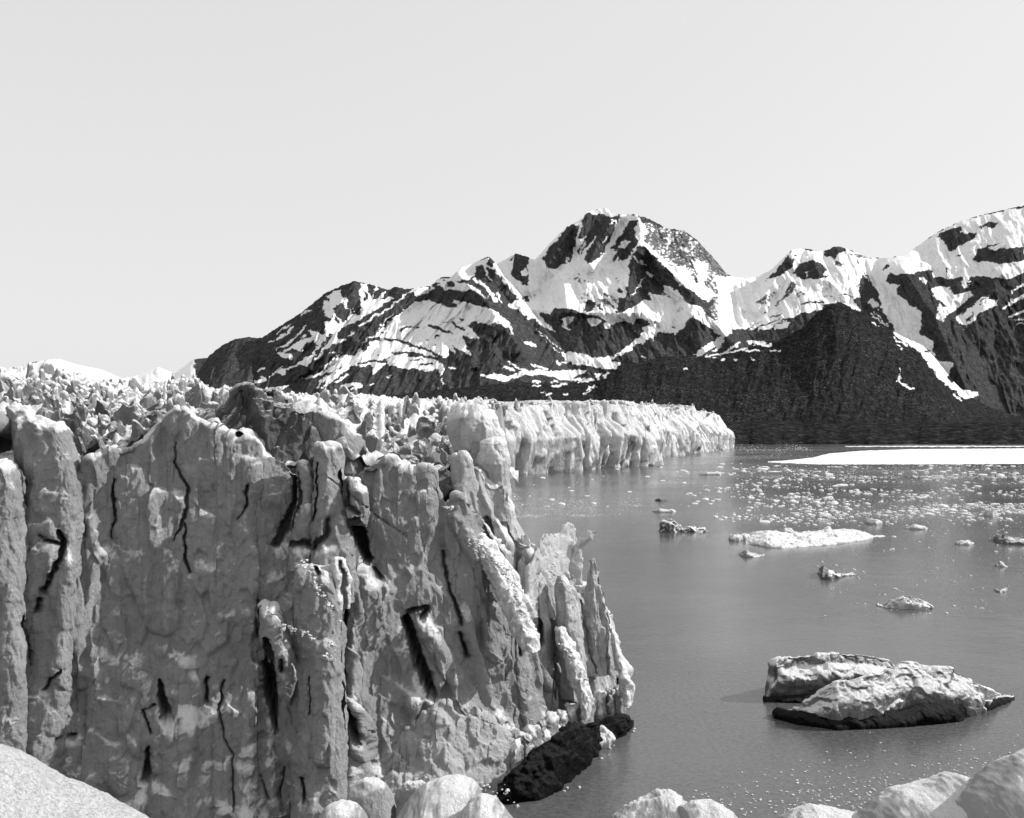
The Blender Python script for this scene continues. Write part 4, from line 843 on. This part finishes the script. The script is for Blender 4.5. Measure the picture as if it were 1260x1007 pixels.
# ---------------------------------------------------------------- the far stretch of the glacier front
front2 = empty('glacier', (150, 1100, 0))
tag(front2, 'distant sunlit glacier front of white fluted ice standing in the bay', 'glacier')
def far_front():
    path = np.array([(-4, 168), (-6.5, 300), (-10, 500), (-11, 700), (-2, 842), (20, 885), (54, 965), (100, 1022), (141, 1078), (150, 1130), (160, 1240), (182, 1357), (300, 1690), (400, 1960), (456, 2150), (452, 2230), (400, 2330), (250, 2450)], float)
    tops = np.array([42, 45.5, 51, 56, 59.5, 60, 61, 62, 62, 64, 66, 69, 71, 68, 59, 60, 62, 62])
    seg = np.hypot(*np.diff(path, axis=0).T); s = np.concatenate([[0], np.cumsum(seg)])
    S_ = np.concatenate([np.arange(0, s[4] - 60, 4.0), np.arange(s[4] - 60, s[-1], 1.1)]); n = len(S_)
    X = np.interp(S_, s, path[:, 0]); Y = np.interp(S_, s, path[:, 1]); H = np.interp(S_, s, tops)
    tx, ty = np.gradient(X), np.gradient(Y); l = np.hypot(tx, ty)
    k = np.exp(-np.linspace(-2, 2, 25) ** 2); k /= k.sum()
    nx, ny = np.convolve(np.pad(ty / l, 12, 'edge'), k, 'valid'), np.convolve(np.pad(-tx / l, 12, 'edge'), k, 'valid')
    nx0, ny0, Y0_ = nx, ny, Y.copy()
    H = H + fbm(np.stack([S_ * .03, S_ * 0, S_ * 0], 1), 5, 61, .75) * 6 * sstep(700, 850, Y) + facets(np.stack([S_ * .09, S_ * 0, S_ * 0], 1), 62, 40, 1.5) * 8 * sstep(700, 850, Y) + gnoise(np.stack([S_ * .012, S_ * 0, S_ * 0], 1), 83) * 6 * sstep(860, 960, Y)
    nr = 76; rows = []
    def saw(x, sd_, L, A):
        r = np.random.default_rng(40 + sd_); kn = np.cumsum(r.uniform(.4, 1.6, 4000) * L) - 100; am = r.uniform(.3, 1, 4000) * A
        i = np.searchsorted(kn, x); u = (x - kn[i - 1]) / (kn[i] - kn[i - 1])
        return am[i] * (sstep(0, .16, u) * (1 - .95 * np.clip((u - .16) / .84, 0, 1) ** 1.3))
    for j in range(nr):
        v = j / (nr - 1); z = v * H - (2.0 if j == 0 else 0)
        back = np.where(v < .5, v * 6, 3 + (v - .5) * 34)
        lean = S_; sh = z * .55 * sstep(700, 850, Y0_)
        X, Y = np.interp(S_ + sh, s, path[:, 0]), np.interp(S_ + sh, s, path[:, 1]); nx, ny = np.interp(S_ + sh, S_, nx0), np.interp(S_ + sh, S_, ny0)
        q = np.stack([lean / 26, z / 90, z * 0], 1); q2 = np.stack([lean / 8, z / 60, z * 0 + 3], 1); q3 = np.stack([lean / 3.2, z / 24, z * 0 + 5], 1)
        w = fbm(np.stack([lean / 40, z / 150, z * 0], 1), 2, 63) * .8
        d = (1 - sstep(.45, .8, v + .35 * gnoise(np.stack([S_ / 45, z * 0, z * 0 + 1], 1), 69))) * saw(lean, 1, 30, 16) + saw(lean + w * 14, 2, 13, 7) + saw(lean * 1.02 + w * 6, 3, 6, 4.2) + facets(q2 * np.array([.7, 1.6, 1]) + w[:, None], 65, 36, 1.3) * 5.5 + facets(q3 * np.array([.8, 1.3, 1]), 66, 30, 1.2) * 2.2 + fbm(np.stack([S_ * .22, z * .05, z * 0], 1), 4, 67, .6) * 1.6
        # dark vertical slabs below, snow-filled chutes above
        d = d + gnoise(np.stack([S_ * .011, z * .004, z * 0 + 7], 1), 81) * 16 + gnoise(np.stack([S_ * .03, z * .012, z * 0 + 9], 1), 82) * 9 - 4
        d = (d - back) * (.12 + .88 * sstep(780, 850, Y))
        rows.append(np.stack([X + nx * d, Y + ny * d, z], 1))
    for j in range(1, 50):
        dd = 1.5 * 1.16 ** j; dd = np.minimum(dd, 5) + (dd - np.minimum(dd, 5)) * sstep(860, 1000, Y)
        e = rows[nr - 1].copy(); e[:, 0] += -.75 * dd; e[:, 1] += .66 * dd
        e[:, 2] += -1 + fbm(e * np.array([.05, .05, 0]), 4, 70, .6, ridged=True) * 3.2 * np.minimum(1, j / 5)
        rows.append(e)
    V = np.concatenate(rows)
    link('ice_cliff', mesh_np('ice_cliff', V, grid_quads(len(rows), n, flip=False)), M['ice_far'], front2)
    it = []
    idx = np.arange(nr * n, nr * n + n, 5)
    for i in idx:
        if V[i, 1] > 500 and random.random() < .8:
            s_ = random.uniform(1.0, 4.2); it.append((V[i, 0] - 3, V[i, 1] + 3, V[i, 2] + s_ * .3, s_, random.uniform(1, 1.8)))
    o = link('ice_blocks', lumps_mesh('ice_blocks', it, SER_LOW), M['ice_far'], front2); tag(o, kind='stuff')
far_front()
# ---------------------------------------------------------------- icebergs and floes
def ridge(name, prof, mat, parent, seed, step=1.2, amp=1.0, under=0.0, thickback=1.0, pw=.55, vsq=1.0, zmin=-1.0, ms=1.4, bs=4.0, edge=3, slope=.8, flat=1.3):
    """berg: prof = (px, top py, water py); rises from the waterline to a crest and falls away behind"""
    px = np.arange(prof[0][0], prof[-1][0] + .01, step); n = len(px)
    top = np.interp(px, [p[0] for p in prof], [p[1] for p in prof]); bot = np.interp(px, [p[0] for p in prof], [p[2] for p in prof])
    endf = np.sqrt(np.clip(np.minimum(px - px[0], px[-1] - px) / edge, 0, 1))
    Yf = HC * FOC / (bot - HY)
    H = np.maximum((bot - top) * .8 / FOC * Yf * .75, .05)
    dep = H * thickback + .4
    Yc = Yf + dep * slope
    Zc = HC + (HY - top) / FOC * Yc
    nr = int(np.max(bot - top) / step) + 10; rows = []
    for j in range(nr + 1):
        t = j / nr
        Y = Yf + (Yc - Yf) * (t ** 1.3) - under * H * .5 * math.sin(math.pi * min(1, t * 1.5)) * (1 if t < .67 else 0)
        Z = Zc * t ** pw
        rows.append(np.stack([(px - CX) / FOC * Y, Y, Z], 1))
    rows[0][:, 2] = zmin
    for j in range(1, 13):
        t = j / 12
        Y = Yc + dep * flat * t; Z = Zc * (1 - t ** 2.2) + zmin * t ** 2
        rows.append(np.stack([(px - CX) / FOC * Yc, Y, Z], 1))
    R_ = len(rows)
    V = np.concatenate(rows); Q = grid_quads(R_, n); Nn = normals(V, Q)
    f = np.tile(endf, R_)
    V = V + Nn * (ice_relief(V, seed, .9 * amp, .7 * amp, .8 * amp, vert=vsq, bs=bs, ms=ms) * f)[:, None]
    return link(name, mesh_np(name, V, Q), mat, parent)

ridge('foot_shade', FOOT_SHADE, M['ice_black'], glacier, 210, amp=1.1, edge=8, pw=.7, bs=2.5, ms=1.0)  # shade under the cliff, built as a near-black shelf
bx_, by_ = onwater(1100, 870)
berg = empty('iceberg', (bx_, by_, 0))
tag(berg, 'large two-ridged iceberg with a dark waterline drifting in the lower right water', 'iceberg')
ridge('ice_ridge', [(943, 856, 860), (948, 846, 861), (955, 814, 861), (962, 810, 861), (990, 807, 860), (1030, 804, 858), (1060, 805, 856), (1090, 810, 854), (1104, 822, 850), (1110, 834, 850)], M['berg'], berg, 201, under=.8, pw=.6, amp=.7, bs=4, ms=1.3, edge=4, slope=.25, flat=1.6)
ridge('ice_ridge', [(957, 874, 880), (975, 872, 885), (990, 866, 890), (1010, 850, 893), (1030, 840, 896), (1060, 834, 896), (1085, 829, 893), (1100, 820, 890), (1112, 814, 888), (1128, 816, 886), (1140, 820, 886), (1158, 818, 885), (1170, 821, 884), (1190, 834, 882), (1210, 846, 878), (1225, 853, 866), (1248, 856, 859)], M['berg'], berg, 202, under=.3, pw=.62, amp=.55, bs=3, ms=1.2, edge=8, slope=.5, flat=1.1)
ridge('dark_ice_base', [(940, 856, 864), (960, 856, 865), (1000, 852, 866), (1040, 850, 864), (1060, 846, 860)], M['ice_black'], berg, 203, amp=.4, edge=6)  # near-black strips along the waterline of the berg
ridge('dark_ice_base', [(952, 874, 884), (985, 876, 893), (1030, 884, 899), (1080, 876, 897), (1130, 868, 894), (1180, 866, 889), (1215, 862, 876), (1249, 857, 861)], M['ice_black'], berg, 204, amp=.5, edge=6)

def small_berg(prof, label, seed, mat='floe', group=None, name='ice_floe', cat='ice floe', amp=1.0, **kw):
    c = prof[len(prof) // 2]; x, y = onwater(c[0], c[2])
    o = ridge(name, prof, M[mat], None, seed, step=.7, amp=amp, zmin=-.5, **kw)
    tag(o, label, cat, group); return o
small_berg([(811, 652, 654), (816, 643, 655), (824, 641, 656), (831, 643, 656), (838, 648, 655), (845, 648, 655), (858, 645, 655), (866, 648, 655), (873, 653, 655)], 'dark dirty iceberg with two humps floating right of the translucent ice fins', 211, 'berg', name='iceberg', cat='iceberg', amp=1.6)
small_berg([(918, 667, 669), (930, 659, 671), (944, 655, 674), (962, 656, 675), (975, 659, 674), (990, 657, 673), (1010, 656, 672), (1030, 654, 670), (1048, 653, 667), (1066, 655, 665), (1076, 659, 662), (1090, 659.5, 660.5)], 'longest flat white ice floe in the middle of the bay, carrying two lumps', 212, amp=.8, thickback=6, pw=.5, slope=1.2)
small_berg([(962, 655, 657), (966, 650, 658), (974, 650, 658), (980, 656, 658)], 'left lump of snow riding on the longest flat floe', 213, cat='ice lump', name='ice_lump', amp=.6)
small_berg([(1012, 656, 659), (1016, 650, 660), (1020, 648, 660), (1024, 652, 660), (1026, 657, 659)], 'right lump of snow riding on the longest flat floe', 214, cat='ice lump', name='ice_lump', amp=.6)
small_berg([(897, 662, 665), (902, 659, 666), (908, 657, 666), (920, 659, 665), (924, 663, 665)], 'small broken white floe touching the left tip of the longest flat floe', 215, amp=1)
small_berg([(910, 680, 683), (918, 677, 686), (928, 679, 686), (942, 682, 685)], 'thin white floe just below the left tip of the longest flat floe', 216, amp=.8)
small_berg([(1009, 699, 706), (1013, 697, 712), (1020, 701, 714), (1030, 704, 712), (1042, 706, 709), (1053, 706, 708)], 'white wedge shaped floe with a dark notch, pointing right', 217, 'berg', amp=.9)
small_berg([(1080, 742, 746), (1090, 738, 748), (1110, 737, 750), (1124, 734, 750), (1136, 738, 750), (1149, 746, 749)], 'low ragged white floe above the large two-ridged iceberg', 218, amp=1.2)
small_berg([(1004, 634, 637), (1008, 630, 638), (1018, 632, 638), (1024, 635, 637)], 'oval white floe above the longest flat floe', 219, amp=.6)
small_berg([(1064, 640, 643), (1068, 638, 645), (1078, 640, 646), (1086, 642, 645)], 'white floe above the right tip of the longest flat floe', 220, amp=.7)
small_berg([(1115, 649, 651), (1125, 646, 652), (1138, 647, 652), (1142, 650, 651)], 'flat pale floe halfway to the right edge', 221, amp=.4)
small_berg([(1176, 667, 670), (1182, 664, 671), (1192, 665, 671), (1199, 668, 670)], 'small pointed white floe left of the dark based floe at the right edge', 222, amp=.8)
small_berg([(1222, 660, 664), (1228, 657, 667), (1240, 659, 670), (1262, 662, 671), (1275, 666, 669)], 'white floe with a dark base at the right edge of the water', 223, 'berg', amp=.7)
small_berg([(1210, 631, 634), (1214, 628, 636), (1222, 627, 637), (1230, 632, 635)], 'rounded white floe in front of the brash ice near the right edge', 224, amp=.6)
small_berg([(1226, 694, 697), (1230, 690, 698), (1236, 693, 698), (1240, 697, 698)], 'tiny peaked white floe near the right edge, upper of a pair', 225, amp=.8)
small_berg([(1225, 724, 728), (1231, 727, 730), (1238, 723, 728), (1240, 726, 728)], 'tiny hooked white floe near the right edge, lower of a pair', 226, amp=.8)
small_berg([(803, 628, 630), (812, 626, 631), (828, 627, 631), (832, 629, 630)], 'thin white floe above the dark two-humped iceberg', 227, amp=.3)
small_berg([(806, 615, 616), (812, 613, 617), (822, 615, 616)], 'thin dark floe above the dark two-humped iceberg', 228, 'ice_dirty', amp=.3)
small_berg([(860, 583, 584.5), (870, 581, 585), (886, 581, 585), (888, 583, 584.5)], 'flat white floe in front of the end of the distant glacier front', 229, amp=.3)
small_berg([(1010, 583, 585), (1016, 581.5, 586), (1026, 583, 585)], 'white floe just below the left part of the wide sunlit ice sheet', 230, amp=.3)

# floating brash: about 280 single pieces, the rest as one
def flat_floe(items, name, mat):
    Vs, Ts, o = [], [], 0
    for (x, y, rx, ry, h) in items:
        n = 9; a = np.linspace(0, 2 * math.pi, n, endpoint=False) + random.random(); r = np.array([random.uniform(.65, 1.1) for _ in range(n)])
        c, s = np.cos(a) * r, np.sin(a) * r
        b = np.stack([c * rx * 1.05, s * ry * 1.05, c * 0 - .12], 1); t = np.stack([c * rx * .9, s * ry * .9, c * 0 + h * .7], 1)
        t[:, 2] *= np.array([random.uniform(.6, 1.3) for _ in range(n)])
        m = np.array([[rx * random.uniform(-.3, .3), ry * random.uniform(-.3, .3), h * random.uniform(1, 1.5)]])
        Vs.append(np.concatenate([b, t, m]) + np.array([x, y, 0]))
        i = np.arange(n); j = (i + 1) % n
        Ts.append(np.concatenate([np.stack([i, j, n + j], 1), np.stack([i, n + j, n + i], 1), np.stack([n + i, n + j, np.full(n, 2 * n)], 1)]) + o); o += 2 * n + 1
    return mesh_np(name, np.concatenate(Vs), np.zeros((0, 4), int), False, np.concatenate(Ts))
def pick_brash():
    while True:
        z = random.random()
        if z < .60:   px = random.uniform(880, 1275); py = random.uniform(573, 640); 
        elif z < .72: px = random.uniform(1090, 1270); py = random.gauss(627, 9)
        elif z < .82: px = random.gauss(985, 45); py = random.uniform(605, 648)
        elif z < .92: px = random.uniform(632, 960); py = random.uniform(568, 625)
        else: px = random.uniform(1000, 1270); py = random.uniform(640, 760)
        if py > 570 and px > 632 and (px < 1275): return px, py
cand = []
for _ in range(5200):
    px, py = pick_brash()
    if gnoise(np.array([[px * .018, py * .11, 0.3]]), 8)[0] + .5 * gnoise(np.array([[px * .06, py * .3, 0.3]]), 9)[0] < random.uniform(-.45, .3): continue
    x, y = onwater(px, py)
    w = random.choice([.5, .7, 1, 1.5, 2.4, 3.4]) * random.uniform(.5, 1.1) * (1.5 if px < 900 else 1)     # half width in photo pixels
    if random.random() < .05: w *= 2
    if px < 900 and random.random() < .55: continue
    if py > 645: w *= .7
    h = random.uniform(.25, .8) * (1.3 if w > 2.5 else .8)
    cand.append((x, y, w / FOC * y, w / FOC * y * random.uniform(.8, 2.2), min(h, .25 * w / FOC * y + .12)))
cand.sort(key=lambda c: -c[2] / c[1])
protos = []
for k in range(24):
    me_ = flat_floe([(0, 0, 1, 1, 1)], 'ice_chunk', None); me_.materials.append(M['floe']); protos.append(me_)
for c in cand[:270]:
    o = bpy.data.objects.new('ice_chunk', protos[random.randrange(24)]); C.objects.link(o)
    o.location = (c[0], c[1], 0); o.scale = (c[2], c[3], c[4]); o.rotation_euler = (0, 0, 0)
    px_, py_ = CX + c[0] / c[1] * FOC, HY + HC / c[1] * FOC
    if px_ < 880: tag(o, 'small white ice chunk scattered thinly off the distant glacier front', 'ice chunk', 'ice chunks off the distant glacier front')
    elif py_ > 645: tag(o, 'lone small white ice chunk in the open water nearer than the brash', 'ice chunk', 'lone ice chunks in the open water')
    elif py_ < 600: tag(o, 'thin white chunk of brash ice just this side of the wide sunlit sheet', 'ice chunk', 'brash ice along the wide sunlit sheet')
    else: tag(o, 'white chunk of brash ice crowded behind the longest flat floe', 'ice chunk', 'brash ice behind the longest flat floe')
o = link('brash_ice', flat_floe(cand[270:], 'brash_ice', None), M['floe']); tag(o, kind='stuff')
# ice grains near the foreground ledge and long thin bands of slush
it = []
for _ in range(900):
    px = random.uniform(840, 1270); py = 1007 - abs(random.gauss(0, 1)) * 32 - (px - 900) * .1 + 10
    if px < 980 and random.random() < .5: continue
    if py > 1004 or py < 880: continue
    x, y = onwater(px, py); s = random.uniform(.05, .2); it.append((x, y, s, s, s * .5))
for (x0, x1, y0, y1, n, sl) in [(930, 1275, 585, 590, 2600, 0), (628, 790, 611, 632, 2200, 0), (626, 745, 633, 638, 1300, 0), (1080, 1275, 618, 636, 1500, 0), (880, 1000, 548, 562, 900, 0), (940, 1275, 572, 582, 900, 0), (900, 1080, 664, 676, 160, 0)]:
    for _ in range(n):
        px, py = x0 + (x1 - x0) * random.random() ** (1.8 if x0 < 700 else .8), random.gauss((y0 + y1) / 2, (y1 - y0) / 3.2)
        if gnoise(np.array([[px * .03, py * .2, 0.9]]), 18)[0] < random.uniform(-.3, .35): continue
        x, y = onwater(px, py); s = random.uniform(.3, .9) / FOC * y; it.append((x, y, s, s * random.uniform(.5, 1.2), .1 + .1 * s))
for _ in range(14):
    k = random.randrange(len(FOOT_SHADE) - 1); t = random.random(); a_, b_ = FOOT_SHADE[k], FOOT_SHADE[k + 1]
    px = a_[0] + (b_[0] - a_[0]) * t + random.gauss(0, 2); py = a_[2] + (b_[2] - a_[2]) * t + abs(random.gauss(0, 5))
    x, y = onwater(px, py); s = random.uniform(.05, .28); it.append((x, y, s, s, s * .7))
o = link('ice_grains', flat_floe(it, 'ice_grains', None), M['floe']); tag(o, kind='stuff')
def sheet(name, outline, z, label=None, mat='floe', seed=1, kind=None, h=.5, cat='ice sheet'):
    n = 260
    px = np.linspace(outline[0][0], outline[-1][0], n)
    top = np.interp(px, [p[0] for p in outline], [p[1] for p in outline]); bot = np.interp(px, [p[0] for p in outline], [p[2] for p in outline])
    nz = fbm(np.stack([px * .12, px * 0, px * 0 + seed], 1), 5, seed, .65); nz2 = fbm(np.stack([px * .12, px * 0, px * 0 + seed + 9], 1), 5, seed + 4, .65)
    top = top + nz * .8 ; bot = np.maximum(bot + nz2 * 1.6, top + .12)
    rows = []; nr = 14
    for j in range(nr + 1):
        t = j / nr; py = bot + (top - bot) * t; Y = HC * FOC / (py - HY)
        zz = h * min(1, 4 * min(t, 1 - t) + .0) * (1 + .35 * gnoise(np.stack([px * .2, px * 0 + j * .7, px * 0], 1), seed)) - (.1 if j in (0, nr) else 0)
        rows.append(np.stack([(px - CX) / FOC * Y, Y, zz + z], 1))
    o = link(name, mesh_np(name, np.concatenate(rows), grid_quads(nr + 1, n)), M[mat]); tag(o, label, cat if not kind else None, kind=kind); return o
sheet('ice_sheet', [(945, 568.5, 569), (975, 566, 570.5), (1000, 563, 571.5), (1020, 558, 572), (1060, 554.5, 572), (1120, 552.5, 572), (1180, 552, 572), (1260, 551.5, 571.5), (1420, 551, 571)], 0, 'wide flat sheet of sunlit white ice along the far shore', 'ice_clean', 5, h=.6)
sheet('ice_sheet', [(1040, 549.2, 549.8), (1120, 548.8, 550), (1260, 548.9, 550), (1400, 549, 550)], 0, 'thin pale strip of ice tight along the dark shore', 'floe', 6, h=.4)

# ---------------------------------------------------------------- foreground: ledge under the camera and mounds on it, their sunlit rims painted white
def ledge():
    xs = np.linspace(-14, 16, 60); rows = []
    prof = [(-8, 36.6), (0, 36.4), (5, 35.0), (9, 33.2), (11.5, 31.6), (12.5, 29), (13.5, 22), (16, 10), (18, -1)]
    for (y, z) in prof:
        rows.append(np.stack([xs, np.full(60, y) + .3 * gnoise(np.stack([xs * .4, xs * 0 + y, xs * 0], 1), 3), np.full(60, z)], 1))
    o = link('ice_ledge', mesh_np('ice_ledge', np.concatenate(rows), grid_quads(len(rows), 60)), M['snow']); tag(o, kind='structure')
ledge()
def mound(prof, Y, label, seed, depth=1.6, name='ice_mound', cat='ice mound', mat='snow', amp=1.0, drop=2.2):
    px = np.arange(prof[0][0], prof[-1][0], 1.0); n = len(px); top = np.interp(px, [p[0] for p in prof], [p[1] for p in prof])
    k = np.array([1, 2, 3, 2, 1]) / 9.; top = np.convolve(np.pad(top, 2, 'edge'), k, 'valid')
    Zt = HC + (HY - top) / FOC * Y; zb = HC + (HY - 1007) / FOC * Y - drop
    nr = 90; aa = math.pi * np.arange(nr + 1) / nr; ss = np.sin(aa)[:, None] ** .55; Yr = (Y - depth * np.cos(aa))[:, None]
    for _ in range(6):                     # bring the visible outline, not the crest line, to its height
        out = np.min(HY - (zb + (Zt - zb) * ss - HC) / Yr * FOC, axis=0); Zt = Zt - (top - out) * Y / FOC
    Zt = np.maximum(Zt, zb + .05)
    rows = [np.stack([(px - CX) / FOC * Y, np.full(n, Yr[j, 0]), zb + (Zt - zb) * ss[j, 0]], 1) for j in range(nr + 1)]
    V = np.concatenate(rows); Q = grid_quads(nr + 1, n); Nn = normals(V, Q)
    V = V + Nn * (facets(V * 2.2, seed, 5, 1)[:, None] * .05 + fbm(V * 3.0, 5, seed, .6)[:, None] * .05 + fbm(V * 20, 3, seed, .6)[:, None] * .008) * amp
    o = link(name, mesh_np(name, V, Q), M[mat]); tag(o, label, cat, 'mounds of snow-crusted ice at the camera ledge'); return o
mound([(-80, 908), (-20, 935), (0, 946), (40, 966), (80, 985), (120, 1006), (150, 1024), (180, 1045), (205, 1075)], 7.5, 'smooth bright snow bank sloping down in the bottom left corner', 301, depth=1.8, mat='snowbank')
mound([(385, 1040), (395, 1003), (405, 990), (418, 984), (435, 987), (446, 998), (455, 1030)], 11.0, 'low snow-capped mound left of the round dark-sided boulder', 302, depth=.8)
mound([(424, 1010), (427, 972), (432, 966), (450, 957), (462, 958), (474, 965), (482, 980), (484, 1010)], 12.0, 'round dark-sided ice boulder with thin snow cap, left of the double dome', 303, depth=.5, name='ice_boulder', cat='ice boulder')
mound([(476, 1010), (486, 975), (500, 965), (520, 960), (528, 975), (535, 1010)], 12.6, 'knobbly lump of snow between the round boulder and the double dome', 304, depth=.4, amp=2.0)
mound([(470, 1040), (485, 1003), (505, 978), (525, 962), (545, 954), (562, 953), (578, 958), (588, 966), (593, 980), (600, 1010)], 10.0, 'rounded grey dome with a white rim, left half of the double dome', 305, depth=1.2)
mound([(552, 1040), (565, 1000), (578, 984), (592, 976), (608, 980), (622, 992), (634, 1006), (645, 1040)], 9.2, 'rounded grey dome with a white rim, right half of the double dome', 306, depth=.9)
mound([(740, 1030), (760, 1003), (790, 986), (815, 972), (828, 970), (840, 976), (850, 990), (862, 1040)], 9.5, 'ribbed white mound left of its smoother twin at the bottom edge', 307, depth=1.0, amp=1.5)
mound([(832, 1040), (842, 992), (858, 985), (880, 984), (896, 990), (908, 1000), (920, 1012), (928, 1040)], 9.0, 'smooth grey mound right of the ribbed white mound', 308, depth=.9)
mound([(955, 1040), (968, 1004), (985, 993), (1003, 988), (1030, 993), (1055, 999), (1072, 1003), (1090, 1040)], 9.2, 'low white-rimmed mound left of the tall peaked mound', 309, depth=.9)
mound([(1060, 1040), (1072, 1006), (1095, 985), (1120, 972), (1150, 965), (1172, 956), (1186, 949), (1196, 950), (1203, 962), (1212, 974), (1220, 985), (1230, 1040)], 8.8, 'tall peaked grey mound with a bright rim, near the bottom right corner', 310, depth=1.2)
mound([(1192, 1040), (1200, 990), (1212, 974), (1228, 955), (1245, 943), (1262, 934), (1290, 925), (1340, 920)], 8.2, 'grey ice mound cut by the bottom right corner of the picture', 311, depth=1.2)
